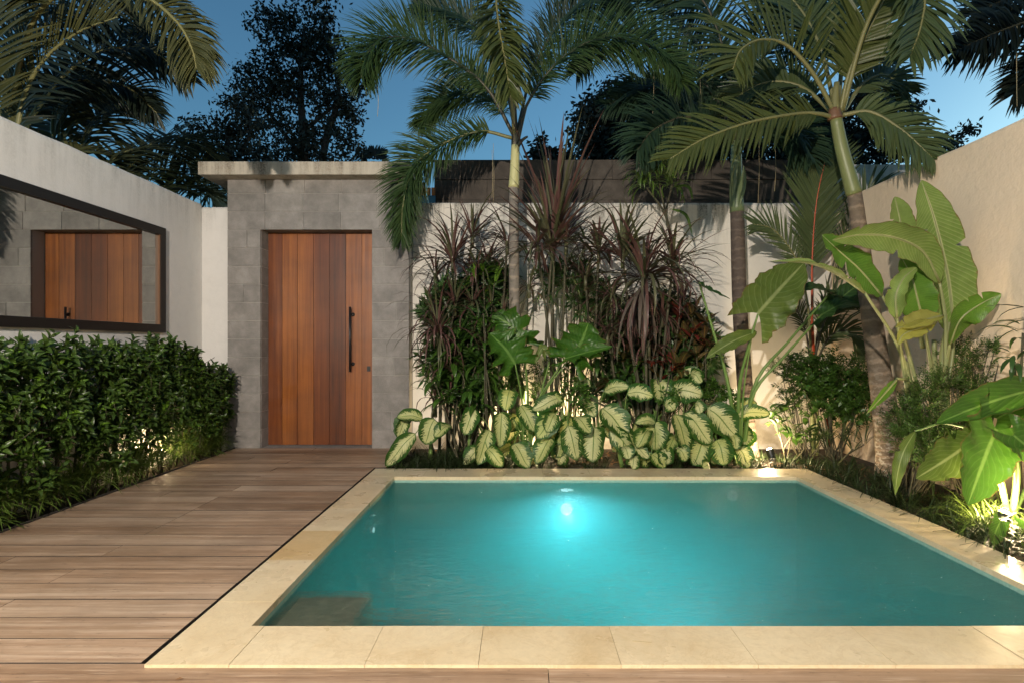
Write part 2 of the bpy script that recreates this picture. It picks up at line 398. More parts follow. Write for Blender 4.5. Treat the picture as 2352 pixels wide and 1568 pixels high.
mx = t.new('ShaderNodeMixShader'); t.link(fr.outputs[0], mx.inputs[0]); rf = t.new('ShaderNodeBsdfRefraction'); rf.inputs['IOR'].default_value = 1.25; rf.inputs['Roughness'].default_value = .0; rf.inputs[0].default_value = (.90, .98, .97, 1); t.link(bp.outputs[0], rf.inputs['Normal'])
m0 = t.new('ShaderNodeMixShader'); m0.inputs[0].default_value = .62; t.link(trp.outputs[0], m0.inputs[1]); t.link(rf.outputs[0], m0.inputs[2])
t.link(m0.outputs[0], mx.inputs[1]); t.link(gl.outputs[0], mx.inputs[2])
t.link(mx.outputs[0], t.out.inputs[0])
pv = t.new('ShaderNodeVolumePrincipled'); pv.inputs['Color'].default_value = (.11, .44, .50, 1)
pv.inputs['Density'].default_value = .85; pv.inputs['Absorption Color'].default_value = (.0, .84, .86, 1); pv.inputs['Anisotropy'].default_value = .15
t.link(pv.outputs[0], t.out.inputs['Volume'])
m_water = t.m

m_foxA = leafmat('foxtail_leaf', (.026, .055, .016), (.058, .100, .026), .45, .25)
m_foxB = leafmat('dark_foxtail_leaf', (.016, .036, .020), (.032, .062, .030), .45, .15)
m_foxD = leafmat('shaded_foxtail_leaf', (.004, .008, .005), (.010, .016, .008), .6, .05)  # shade put into the colour so these fronds stay a silhouette
m_palmC = leafmat('manila_palm_leaf', (.040, .056, .013), (.080, .100, .026), .42, .25, rib=(.16, .16, .06))
m_palmE = leafmat('olive_palm_leaf', (.040, .046, .014), (.090, .090, .030), .45, .25, rib=(.15, .13, .06))
m_palmE2 = leafmat('shaded_palm_leaf', (.010, .016, .011), (.022, .032, .018), .5, .12)  # darker copy of the olive leaf, shade put into its colour
m_palmE3 = leafmat('grey_green_palm_leaf', (.028, .038, .020), (.055, .068, .034), .45, .2)
m_lip = leafmat('lipstick_palm_leaf', (.045, .068, .024), (.085, .115, .042), .35, .2, rib=(.12, .12, .06))
m_rach = plain('palm_rachis', (.17, .16, .06), .5); m_rachd = plain('dark_rachis', (.05, .045, .025), .5)
m_red = plain('red_sealing_wax_stem', (.42, .055, .012), .4)
m_cord = leafmat('purple_cordyline_leaf', (.080, .034, .032), (.14, .070, .060), .4, .15, rib=(.06, .09, .03))
m_cord2 = leafmat('green_purple_leaf', (.055, .065, .028), (.115, .105, .060), .4, .15, rib=(.11, .13, .05))
m_dead = leafmat('dead_grey_leaf', (.075, .058, .045), (.13, .10, .075), .7, .1)
m_song = leafmat('green_dracaena_leaf', (.05, .10, .015), (.10, .17, .03), .4, .25, rib=(.15, .2, .05))
m_rhap = leafmat('dark_fan_leaf', (.022, .055, .014), (.050, .105, .024), .35, .15)
m_ging = leafmat('ginger_leaf', (.030, .075, .010), (.060, .13, .018), .35, .25, rib=(.09, .17, .03))
m_lime = leafmat('lime_ginger_leaf', (.08, .17, .015), (.14, .26, .03), .4, .3, rib=(.2, .3, .06))
m_croton = leafmat('croton_leaf', (.030, .022, .014), (.040, .060, .014), .3, .1, rib=(.25, .14, .03), veins=.7, veinc=(.22, .05, .02), vfreq=11)
m_croton2 = leafmat('red_croton_leaf', (.12, .012, .010), (.05, .012, .010), .3, .15, rib=(.30, .10, .04), veins=.6, veinc=(.30, .07, .03), vfreq=11)
m_dief = M_dieffen()
m_stem = plain('pale_green_stem', (.12, .20, .045), .45)
m_dstem = plain('woody_stem', (.055, .050, .026), .8)
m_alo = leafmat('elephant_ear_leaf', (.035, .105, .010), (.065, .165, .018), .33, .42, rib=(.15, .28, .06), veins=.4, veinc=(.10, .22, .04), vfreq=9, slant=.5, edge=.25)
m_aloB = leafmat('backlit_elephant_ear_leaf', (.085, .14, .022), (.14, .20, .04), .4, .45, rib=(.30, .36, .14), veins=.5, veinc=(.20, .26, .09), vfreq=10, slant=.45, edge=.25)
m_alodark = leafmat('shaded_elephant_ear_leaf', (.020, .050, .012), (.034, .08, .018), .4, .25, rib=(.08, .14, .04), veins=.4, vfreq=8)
m_ban = leafmat('heliconia_leaf', (.14, .225, .045), (.22, .31, .08), .42, .3, rib=(.50, .50, .27), veins=.5, veinc=(.36, .41, .17), vfreq=34, slant=-.12, edge=.25)
m_banb = leafmat('glossy_heliconia_leaf', (.055, .15, .014), (.12, .24, .028), .33, .3, rib=(.20, .30, .07), veins=.35, veinc=(.13, .25, .03), vfreq=34, slant=-.12, edge=.25)
m_bany = leafmat('yellowing_heliconia_leaf', (.25, .27, .05), (.34, .33, .08), .4, .3, rib=(.4, .4, .15), veins=.3, vfreq=26, edge=.25)
m_banst = M_shaft('heliconia_stem', (.16, .19, .07), (.27, .28, .13))
m_hedge = leafmat('hedge_leaf', (.022, .046, .008), (.058, .105, .016), .36, .22, rib=(.07, .12, .03))
m_hedgey = leafmat('young_hedge_leaf', (.07, .15, .012), (.11, .20, .02), .35, .3)
m_spid = leafmat('spiky_groundcover_leaf', (.065, .115, .016), (.14, .21, .04), .45, .2)
m_grass = leafmat('dark_liriope_leaf', (.016, .030, .010), (.034, .055, .016), .45, .15)
m_fern = leafmat('fern_shrub_leaf', (.040, .085, .012), (.085, .15, .028), .5, .2)
m_small = leafmat('small_shrub_leaf', (.035, .08, .012), (.07, .14, .022), .35, .25)
m_tree = leafmat('night_tree_leaf', (.006, .010, .007), (.014, .020, .012), .6, .0)  # night darkness put into the leaf colour, and into the bark below
m_bark = plain('night_bark', (.02, .018, .016), .9)
m_trA = M_trunk('grey_palm_trunk', (.13, .115, .095), (.23, .20, .165), 26)
m_trB = M_trunk('brown_palm_trunk', (.060, .042, .032), (.115, .085, .065), 30, (.16, .12, .09))
m_trC = M_trunk('ringed_palm_trunk', (.095, .068, .045), (.19, .145, .10), 26, (.30, .22, .15), patch=.7)
m_shA = M_shaft('yellow_crownshaft', (.42, .40, .16), (.55, .52, .26))
m_shB = M_shaft('dull_crownshaft', (.10, .14, .06), (.17, .21, .10))
m_shC = M_shaft('green_crownshaft', (.12, .15, .05), (.21, .22, .09))
m_fibre = plain('dry_fibre', (.35, .28, .16), .8)
m_bulb = emis('lit_bulb', (1, .80, .48), 60); m_bulbc = emis('lit_pool_lens', (.75, .95, 1), 3)
m_inlet_glow = emis('inlet_glow', (.75, .95, 1), 1.5); m_plas = plain('white_plastic', (.75, .76, .74), .4)  # inlet glow is added in the material; the inlet is no lamp

# ================================================================== SETTING
# ground sheet with a hole for the pool
PX0, PX1, PY0, PY1 = -1.0925, 2.40, 2.30, 4.918
g = MB(); big = 300; z = -.045
for a, b in (((-big, -big), (big, PY0-.1)), ((-big, PY1+.1), (big, big)), ((-big, PY0-.1), (PX0-.1, PY1+.1)), ((PX1+.1, PY0-.1), (big, PY1+.1))):
    k = len(g.v); g.v += [Vector((a[0], a[1], z)), Vector((b[0], a[1], z)), Vector((b[0], b[1], z)), Vector((a[0], b[1], z))]
    g.uv += [(0, 0)]*4; g.f.append((k, k+1, k+2, k+3)); g.mi.append(0)
g.build('ground', m_soil, smooth=False, kind='structure')

# deck: planks laid across, one object each
deck = thing('wooden_deck', kind='structure', loc=(-2, 4, 0))
pitch, gap = .1737, .008
def plank(x0, x1, y0, y1):
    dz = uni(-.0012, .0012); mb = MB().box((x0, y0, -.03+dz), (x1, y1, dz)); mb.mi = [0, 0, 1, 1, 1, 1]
    mb.build('plank', [m_deck, m_edge], deck, center=True, smooth=False)
k = -8
while True:
    y0 = 2.054+k*pitch; y1 = y0+pitch-gap
    if y0 > 6.33: break
    y1 = min(y1, 6.36) if y1 < 6.30 or k < 24 else 6.36
    xr = -1.3425-.03 if y0 < 5.25 and y0 >= 2.04 else (3.2 if y0 < 2.04 else -1.27)
    xl = -3.19
    if y0 < 2.04: xl = -4.2
    cuts = [xl]
    if y0 < 2.04: cuts += [-.9+(k % 3)*.5]
    elif 3.4 < y0 < 4.0 or k % 2 == 0: cuts += [-2.29]
    elif k % 4 == 1: cuts += [-2.75]
    cuts.append(xr)
    for a, b in zip(cuts, cuts[1:]): plank(a, b-.003, y0, y1)
    k += 1
box('deck_underlay', (-4.2, .5, -.042), (3.2, 2.02, -.034), m_under, deck)  # dark sheets under the planks put shade into the gaps
box('deck_underlay', (-3.2, 2.02, -.042), (-1.36, 6.5, -.034), m_under, deck)
box('groove_strip', (-1.372, 2.03, -.03), (-1.346, 5.22, -.012), m_under, deck)  # dark strip lying in the groove between deck and coping
# threshold of the door recess
box('threshold', (-2.93, 6.362, -.03), (-1.66, 6.60, -.004), m_stone, kind='structure')
# bed kerb along the hedge
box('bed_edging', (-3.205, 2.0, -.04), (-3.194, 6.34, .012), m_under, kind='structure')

# pool
pool = thing('swimming_pool', kind='structure', loc=(.65, 3.6, -.6))
cop = thing('pool_coping', kind='structure', loc=(.65, 3.6, 0))
zc0, zc1 = -.018, .012
def slab(x0, x1, y0, y1):
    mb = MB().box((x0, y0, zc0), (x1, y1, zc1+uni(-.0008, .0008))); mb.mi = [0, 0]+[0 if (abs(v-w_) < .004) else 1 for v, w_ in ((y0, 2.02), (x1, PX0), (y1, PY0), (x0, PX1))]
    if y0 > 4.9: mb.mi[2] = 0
    mb.build('coping_stone', [m_cop2 if abs(y0-3.008) < .01 and x0 < 0 else m_cop, m_joint], cop, center=True, smooth=False)
g_ = .0008
ys = [2.30, 2.517, 3.008, 3.485, 3.96, 4.44, 4.918]
for a, b in zip(ys, ys[1:]):
    slab(-1.3425, PX0, a+g_, b-g_)
    slab(PX1, 2.65, a+g_, b-g_)
xs = [-1.3425, -1.04, -.556, -.15, .36, .85, 1.34, 1.83, 2.65]
for a, b in zip(xs, xs[1:]): slab(a+g_, b-g_, 2.02, PY0)
xs = [-1.3425, -.85, -.36, .20, .62, 1.1, 1.6, 2.09, 2.65]
for a, b in zip(xs, xs[1:]): slab(a+g_, b-g_, PY1, 5.246)
# coping bed under stones (dark joint fill)
for a, b in (((-1.33, 2.03), (PX0-.01, 5.24)), ((PX1+.01, 2.03), (2.64, 5.24)), ((PX0-.01, 2.03), (PX1+.01, PY0-.01)), ((PX0-.01, PY1+.01), (PX1+.01, 5.24))):
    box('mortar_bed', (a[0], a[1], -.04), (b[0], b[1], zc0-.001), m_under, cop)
ZB = -1.35
box('pool_floor', (PX0-.1, PY0-.1, ZB-.1), (PX1+.1, PY1+.1, ZB), m_pool, pool)
for n_, a, b in (('left', (PX0-.1, PY0-.1), (PX0, PY1+.1)), ('right', (PX1, PY0-.1), (PX1+.1, PY1+.1)), ('front', (PX0, PY0-.1), (PX1, PY0)), ('back', (PX0, PY1), (PX1, PY1+.1))):
    box('pool_wall', (a[0], a[1], ZB), (b[0], b[1], zc0), m_pool, pool)
box('step', (PX0, PY0, ZB), (-.73, 2.80, -.09), m_step, pool, bev=.01)
box('step', (-.73, PY0, ZB), (-.33, 2.70, -.19), m_step, pool, bev=.01)
e = .012
wb = MB(); nx, ny = 2, 2
wb.box((PX0-e, PY0-e, ZB-e), (PX1+e, PY1+e, -.040)); wb.build('pool_water', m_water, kind='structure', smooth=False)

# ------------------------------------------------------------------ walls
XL, YG, YD, YW, XR = -3.59, 6.36, 6.557, 6.55, 3.60
wl_ = MB()
def rwall(name, a, b, mat, label, cat='wall', par=None):
    """plastered wall with slightly uneven rounded top"""
    mb = MB(); x0, y0, z0 = a; x1, y1, z1 = b; lng = (x1-x0) > (y1-y0); n = 40
    prof = [(0, z0), (0, z1-.025), (.007, z1-.008), (.025, z1), (1, z1), (1, z1), (1, z1-.025), (1, z0)]
    th = (y1-y0) if lng else (x1-x0)
    for i in range(n+1):
        s_ = i/n; dz = uni(-.004, .004)
        for (q, zz) in ((0, z0), (0, z1-.03), (.010, z1-.008), (.03, z1), (th-.03, z1), (th-.010, z1-.008), (th, z1-.03), (th, z0)):
            zz = zz+(dz if zz > z0 else 0)
            mb.v.append(Vector((x0+s_*(x1-x0), y0+q, zz)) if lng else Vector((x0+q, y0+s_*(y1-y0), zz))); mb.uv.append((0, 0))
    for i in range(n):
        for j in range(7):
            q = (i*8+j, i*8+j+1, i*8+8+j+1, i*8+8+j); mb.f.append(q if lng else q[::-1]); mb.mi.append(0)
    for base in (0, n*8): mb.f.append(tuple(base+j for j in range(8))); mb.mi.append(0)
    o = mb.build(name, mat, smooth=False); tag(o, label, cat); return o
rwall('plastered_wall', (XL-.2, -3.0, -.1), (XL, 6.375, 2.745), m_white, 'long plain white plaster wall behind the hedge, carrying the black framed mirror')
rwall('plastered_wall', (XL-.2, 6.380, -.1), (-3.292, 6.56, 2.71), m_white, 'narrow white plaster pier squeezed between the long mirror wall and the grey stone gateway')
rwall('plastered_wall', (-1.246, YW, -.1), (3.62, YW+.18, 2.80), m_back, 'stained white garden wall behind the palms and cordylines')
rwall('plastered_wall', (XR, -3.0, -.1), (XR+.2, 6.90, 2.783), m_cream, 'cream rough stuccoed wall behind the heliconia and the elephant ears')
# pale far wall piece over the right corner
box('boundary_wall', (3.66+.2, 6.9, -.1), (7.5, 7.1, 3.35), m_white, None)
tag(bpy.data.objects['boundary_wall'], 'short pale grey wall end showing above the right corner behind the leaning palm', 'wall')

# dark block wall behind the white wall
dw = thing('block_wall', 'dark mildewed concrete block wall rising behind the white garden wall', 'wall', (1.3, 7.0, 0))
box('core', (-1.25+.2, 6.93, -.1), (3.85, 7.05, 3.38), m_dark, dw)
for row, (z0, z1) in enumerate(((3.17, 3.405), (2.92, 3.166), (2.68, 2.916), (2.44, 2.676))):
    x = -1.05-(.0 if row % 2 else .25)
    while x < 3.84:
        x1 = min(x+uni(.58, .66), 3.85); xx = max(x, -1.05)
        if x1-xx > .05: box('block', (xx+.002, 6.905-(.012 if row == 0 else 0), z0), (x1-.002, 6.932, z1), m_dark, dw, bev=0)
        x = x1

# grey stone gateway
gate = thing('stone_gateway', 'grey stone block gateway with deep door recess and overhanging roof slab', 'gateway', (-2.3, 6.4, 0))
GX0, GX1, OX0, OX1, OZ, GZ = -3.29, -1.2475, -2.916, -1.668, 2.451, 3.009
for nm, a, b in (('core', (GX0+.004, YG+.006, -.05), (OX0-.004, YG+.5, GZ)), ('core', (OX1+.004, YG+.006, -.05), (GX1-.004, YG+.5, GZ)), ('core', (OX0-.004, YG+.006, OZ+.004), (OX1+.004, YG+.5, GZ))):
    box(nm, a, b, m_mortar, gate)
ch = .2037; rows = 15
for r_ in range(rows):
    z0 = r_*ch-.02 if r_ == 0 else r_*ch; z1 = min((r_+1)*ch, GZ); gz = .006
    if z1-z0 < .04: continue
    segs = []
    if z0 < OZ-.02:
        zt = z1 if z1 < OZ+.05 else z1
        if r_ in (8, 11, 3): segs += [(GX0, (GX0+OX0)/2+uni(-.06, .06)), None]; segs[1] = (segs[0][1], OX0)
        else: segs += [(GX0, OX0)]
        if r_ % 3 == 1: m_ = (OX1+GX1)/2+uni(-.08, .08); segs += [(OX1, m_), (m_, GX1)]
        else: segs += [(OX1, GX1)]
    else:
        x = GX0
        while x < GX1-.01:
            x1 = x+uni(.38, .44)
            if GX1-x1 < .15: x1 = GX1
            segs.append((x, x1)); x = x1
    for a, b in segs:
        dy = uni(-.0015, .0015)
        box('block', (a+gz/2, YG-.004+dy, z0+gz/2), (b-gz/2, YG+.02, z1-gz/2), m_stone, gate, bev=0)
    if z0 < OZ-.02:
        box('block', (OX0-.02, YG+.0215, z0+gz/2), (OX0, YG+.197, min(z1, OZ)-gz/2), m_stone, gate)       # reveal
box('lintel', (OX0, YG+.0215, OZ), (OX1, YG+.197, OZ+.003), m_stone, gate)
box('roof_slab', (-3.518, 6.18, GZ+.003), (-1.20, 7.1, 3.156), m_slab, gate, bev=.006)
# door
door = thing('wooden_door', 'tall reddish brown wooden gate door of vertical planks', 'door', (-2.29, YD, 0))
bx = [619, 649, 684, 721, 758, 795, 832, 854]
xs = [(q-CX)*YD/F for q in bx]; xs[0] = OX0+.001; xs[-1] = OX1-.001
for a, b in zip(xs, xs[1:]): box('plank', (a+.002, YD-.012+uni(-.001, .001), .006), (b-.002, YD+.02, OZ-.004), m_door, door, bev=0)
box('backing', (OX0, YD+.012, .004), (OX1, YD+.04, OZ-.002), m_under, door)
hx = (808-CX)*YD/F; zt = H-(706-CY)*YD/F; zb = H-(852-CY)*YD/F
h_ = MB().tube([Vector((hx, YD-.07, zb)), Vector((hx, YD-.07, (zb+zt)/2)), Vector((hx, YD-.07, zt))], .0125, 10)
hd = h_.build('handle', m_black, door)
for zz in (zt-.085, zb+.085):
    MB().tube([Vector((hx, YD-.07, zz)), Vector((hx, YD-.03, zz)), Vector((hx+.01, YD-.012, zz))], .011, 8).build('standoff', m_black, hd)
    MB().tube([Vector((hx+.018, YD-.02, zz)), Vector((hx+.018, YD-.011, zz))], .022, 12).build('rose', m_black, hd)
lx = (848-CX)*YD/F; lz = H-(846-CY)*YD/F
box('lock', (lx-.02, YD-.022, lz-.03), (lx+.018, YD-.011, lz+.03), m_black, door, bev=.002)

# mirror on the left wall
mir = thing('wall_mirror', 'long horizontal mirror in a thick black frame reflecting the wooden door', 'mirror', (XL+.02, 4.1, 1.8))
MY0, MY1, MZ0, MZ1, fw = 2.45, 5.68, 1.277, 2.32, .078
xf = XL+.035
box('frame_bar', (XL, MY0, MZ1-fw), (xf, MY1, MZ1), m_frame, mir, bev=.003)
box('frame_bar', (XL, MY0, MZ0), (xf, MY1, MZ0+fw), m_frame, mir, bev=.003)
box('frame_bar', (XL, MY1-fw, MZ0+fw), (xf, MY1, MZ1-fw), m_frame, mir, bev=0)
box('frame_bar', (XL, MY0, MZ0+fw), (xf, MY0+fw, MZ1-fw), m_frame, mir, bev=0)
box('glass', (XL+.001, MY0+fw, MZ0+fw), (XL+.007, MY1-fw, MZ1-fw), m_mirror, mir)
box('lining', (XL+.007, MY1-fw-.012, MZ0+fw), (xf-.006, MY1-fw-.0005, MZ1-fw), m_lining, mir)

# coloured board behind the frond
sb = thing('painted_board', 'small orange and blue board showing above the white wall through the hanging frond', 'board', (-1.1, 6.85, 2.85))
xa, xb = (958-CX)*6.85/F, (1000-CX)*6.85/F
box('blue_panel', (xa, 6.84, 2.80), (xb, 6.86, 2.955), plain('blue_paint', (.10, .33, .55), .5), sb)
for q in range(4):
    x_ = xa+.01+q*.055; box('orange_slat', (x_, 6.83, 2.958), (x_+.045, 6.86, 3.05), plain('orange_paint', (.55, .22, .08), .6), sb)

# ------------------------------------------------------------------ villa porch and its lamp behind the camera
pr = thing('porch_roof', 'white porch roof slab of the villa behind the camera', 'roof', (-.8, -2.5, 3.4))
box('slab', (-3.4, -6, 3.35), (3.4, -1.2, 3.5), m_white, pr)
pl = thing('porch_lamp', 'round ceiling lamp lit under the porch roof', 'lamp', (-1.15, -1.9, 3.3))
MB().tube([Vector((-1.15, -1.9, 3.35)), Vector((-1.15, -1.9, 3.2))], .11, 20).build('housing', m_black, pl)
MB().tube([Vector((-1.15, -1.9, 3.199)), Vector((-1.15, -1.9, 3.18))], .095, 20).build('diffuser', emis('lamp_diffuser', (1, .86, .68), 8), pl)
pointlamp('porch_light', (-1.15, -1.9, 3.12), 2050, (1, .89, .76), .05)

# garden spotlights
def garden_light(loc, aim, power, label, rad=.03, vis=True):
    o = thing('garden_spotlight', label, 'spotlight', loc, 'garden uplights between the plants')
    L = Vector(loc); d = (Vector(aim)-L).normalized()
    MB().tube([L-d*.09, L-d*.02, L], lambda t: .035+.012*t, 14, caps=False).build('housing', m_black, o)
    MB().tube([Vector((L.x, L.y, -.05)), L-d*.08], .008, 6).build('stake', m_black, o)
    MB().tube([L-d*.012, L+d*.012, L+d*.02], lambda t: .030-.012*t*t, 12).build('lens', m_bulb, o)
    pointlamp('spot_glow', L+d*.055, power, (1, .74, .42), rad)
garden_light(tuple(P(2305, 1178, 3.50)), (3.4, 3.6, 1.2), 50, 'lit spotlight blazing among bright grass at the right wall')
garden_light(tuple(P(1768, 1034, 5.60)), (2.42, 6.2, 1.0), 55, 'lit spotlight by the foot of the brown palm trunk')
garden_light((.17, 6.12, .30), (.22, 6.6, 1.4), 115, 'lit spotlight hidden behind the variegated leaves in the middle of the back bed')
garden_light((-3.40, 5.35, .15), (-3.6, 5.5, .9), 15, 'lit spotlight glowing low inside the hedge')

# pool lights and inlets
def pool_disc(name, c, n, r, mat, label, cat, power=0, aim=None, cone=170):
    o = thing(name, label, cat, tuple(c)); c = Vector(c); n = Vector(n)
    MB().tube([c, c+n*.02], r*1.25, 18).build('rim', m_plas, o)
    MB().tube([c+n*.0205, c+n*.028], r, 18).build('lens', mat, o)
    if power:
        lo = pointlamp('pool_glow', c+n*.16, power, (.74, .92, 1), .02, cone, aim, 1); lo.visible_camera = False; lo.visible_transmission = False
pool_disc('pool_light', (.40, PY1-.002, -.26), (0, -1, 0), .05, m_bulbc, 'lit underwater pool light on the far pool wall', 'pool light', 95, (.5, 2.6, -.9))
pool_disc('pool_light', (.85, PY0+.002, -.75), (0, 1, 0), .07, m_bulbc, 'underwater pool light on the near pool wall below the front coping', 'pool light', 120, (.75, 4.9, -.1), 100)
pool_disc('pool_inlet', (PX0+.002, 4.117, -.19), (1, 0, 0), .018, m_inlet_glow, 'small bright inlet on the left pool wall', 'inlet')
pool_disc('pool_inlet', (1.84, PY1-.002, -.15), (0, -1, 0), .035, m_plas, 'small pale inlet on the far pool wall to the right of the light', 'inlet')
#PLANTS
# ================================================================== PLANTS
def frond(par, pts, L, n=60, w=.014, mat=None, rach=None, N=(0, -1, .25), fwd=.55, plume=.25, droop=.5, t0=.12, sides=(1, -1), rr=.014, prof=None, kink=0, name='frond', flat=False, lift=0.1, jit=.12, segs=4, label=None):
    """pinnate palm leaf: pts = arching midrib in world space, leaflets on both sides"""
    mb = MB(); NS = 28; c = spline(pts, NS); N = Vector(N).normalized()
    mb.tube(c, lambda t: rr*(1-.82*t)+.001, 6, 1)
    prof = prof or (lambda t: min(1, .45+1.6*t)*(1-max(0, t-.55)**1.5*1.9))
    Z = Vector((0, 0, 1)); r0 = (0, 0, 1)
    for sd in sides:
        for i in range(n):
            t = (i+rnd()*.6)/n; tt = t0+(1-t0)*t; k = min(int(tt*NS), NS-1); fr = tt*NS-k
            b = c[k].lerp(c[k+1], fr); T = (c[k+1]-c[k]).normalized(); s_ = T.cross(N)
            if s_.length < .1: s_ = T.cross(Vector((1, 0, 0)))
            s_.normalize(); nn = s_.cross(T)
            a = uni(-plume, plume)
            if plume > .7: a = random.choice((-1, 0, 1))*plume*.8+uni(-.3, .3)
            sv = s_*(sd*math.cos(a))+nn*math.sin(a)
            f = fwd+(t**2)*.9+uni(-jit, jit)
            d = (sv+T*f+nn*lift+Vector((uni(-jit, jit), uni(-jit, jit), uni(-jit, jit)))*.5).normalized()
            l = L*max(.12, prof(t))*(uni(.85, 1.08) if rnd() > .06 else uni(.35, .7)); p = b.copy(); q = [p.copy()]
            dr = droop*uni(.6, 1.4)
            for j in range(segs):
                p = p+d*(l/segs); q.append(p.copy()); d = (d-Z*(dr*(.4+.6*j)/segs)).normalized()
            wn_ = (q[1]-q[0]).cross(nn)
            if wn_.length < 1e-6: wn_ = (q[1]-q[0]).cross(T)
            wn_.normalize()
            hw = [w*x for x in ((.45, 1, .95, .62, .04) if segs == 4 else (.5, 1, .7, .04))]
            if flat:
                kk = len(mb.v)
                for j, pp in enumerate(q): mb.v += [pp-wn_*hw[j], pp+wn_*hw[j]]; mb.uv += [(.1, j/segs), (.9, j/segs)]
                for j in range(segs): mb.f.append((kk+2*j, kk+2*j+1, kk+2*j+3, kk+2*j+2)); mb.mi.append(0)
            else: mb.strip(q, [wn_]*(segs+1), hw, .35, 0, 1)
    return mb.build(name, [mat, rach or m_rach], par, label=label)

def PP(l): return [P(*q) for q in l]
def trunk(par, pts, r0, r1, mat, n=18, name='trunk', base=.0, sides=16):
    c = spline(pts, n); mb = MB(); mb.tube(c, lambda t: r0+(r1-r0)*t+base*max(0, 1-t*7)**2, sides); return mb.build(name, mat, par)

# ---- foxtail palm A (centre)
a = thing('foxtail_palm', 'foxtail palm with yellow crownshaft standing in the middle of the back bed', 'palm', tuple(P(1184, 1047, 5.95)))
trunk(a, PP([(1184, 1052, 5.95), (1183, 900, 5.95), (1181, 650, 5.93), (1180, 425, 5.9)]), .066, .050, m_trA, base=.03)
trunk(a, PP([(1180, 432, 5.9), (1182, 395, 5.9), (1184, 335, 5.9)]), .057, .044, m_shA, 10, 'crownshaft')
fA = dict(L=.46, n=400, w=.0064, mat=m_foxA, rach=m_rachd, plume=1.0, jit=.2, droop=.6, fwd=.55, rr=.018)
def petb(par, pts, r=.03, mat=None): MB().tube(spline(PP(pts), 8), lambda t: r*(1-.55*t), 8).build('petiole', mat or m_rachd, par)
petb(a, [(1184, 340, 5.9), (1182, 290, 5.9), (1180, 215, 5.8)], .045)
petb(a, [(1188, 330, 5.9), (1200, 280, 5.9), (1212, 235, 5.9)], .022)
petb(a, [(1190, 335, 5.88), (1200, 322, 5.85), (1212, 314, 5.82)], .022)
frond(a, PP([(1182, 315, 5.9), (1168, 160, 5.6), (1150, 20, 5.2), (1140, -20, 4.95), (1143, 40, 4.7), (1158, 130, 4.55), (1172, 215, 4.5)]), t0=.42, **{**fA, 'L': .40, 'mat': m_palmC, 'rach': m_rach, 'w': .013, 'n': 110, 'fwd': .8, 'plume': .8})
frond(a, PP([(1180, 312, 5.9), (1120, 205, 5.8), (1040, 140, 5.7), (950, 92, 5.6), (875, 92, 5.5), (838, 140, 5.45), (830, 180, 5.4)]), t0=.16, **fA)
frond(a, PP([(1178, 318, 5.9), (1100, 303, 5.92), (1005, 338, 5.95), (948, 388, 6.0), (926, 470, 6.02), (922, 550, 6.05)]), t0=.14, **{**fA, 'L': .44, 'n': 360, 'rach': m_rach, 'fwd': .6})
frond(a, PP([(1188, 312, 5.9), (1215, 232, 5.9), (1280, 145, 5.8), (1360, 95, 5.7), (1450, 92, 5.6), (1530, 130, 5.5), (1565, 190, 5.45)]), t0=.18, **fA)
frond(a, PP([(1178, 308, 5.95), (1140, 240, 6.2), (1085, 212, 6.4), (1015, 235, 6.5), (965, 285, 6.5)]), t0=.15, **{**fA, 'L': .42})
frond(a, PP([(1188, 302, 5.95), (1225, 160, 6.1), (1290, 50, 6.2), (1360, 0, 6.3), (1440, 10, 6.3)]), t0=.2, **{**fA, 'mat': m_foxB})
frond(a, PP([(1184, 305, 5.95), (1150, 150, 6.2), (1090, 60, 6.4), (1020, 30, 6.5), (960, 20, 6.6)]), t0=.25, **{**fA, 'mat': m_foxB, 'L': .4})
mb = MB()
for x, y0, y1, Y in ((867, 200, 268, 5.5), (1133, 330, 470, 5.8), (1180, 220, 330, 5.6), (1130, 345, 455, 5.7)):
    mb.tube(spline(PP([(x, y0, Y), (x+2, (y0+y1)/2, Y), (x, y1, Y)]), 4), .0025, 4)
mb.build('hanging_fibre', m_fibre, a)

# ---- foxtail palm B (right of centre)
b = thing('foxtail_palm', 'foxtail palm with brown trunk and dull green crownshaft behind the elephant ear stalks', 'palm', tuple(P(1722, 1052, 5.9)))
trunk(b, PP([(1722, 1056, 5.9), (1712, 900, 5.93), (1699, 700, 5.96), (1693, 480, 6.0)]), .082, .070, m_trB, base=.03)
trunk(b, PP([(1693, 488, 6.0), (1691, 440, 6.0), (1691, 380, 6.0), (1691, 325, 6.0)]), .076, .050, m_shB, 10, 'crownshaft')
mb = MB(); blade(mb, PP([(1680, 460, 5.9), (1678, 410, 5.88), (1690, 375, 5.86)]), .03, (.6, -1, 0), 'lance', 8, 1, .8)
blade(mb, PP([(1700, 470, 5.9), (1708, 420, 5.88), (1708, 380, 5.86)]), .045, (-.4, -1, 0), 'lance', 8, 1, .9); mb.build('sheath', m_shB, b)
fB = dict(L=.52, n=170, w=.011, mat=m_foxB, rach=m_rachd, plume=1.0, droop=.55, fwd=.55, rr=.02, flat=True)
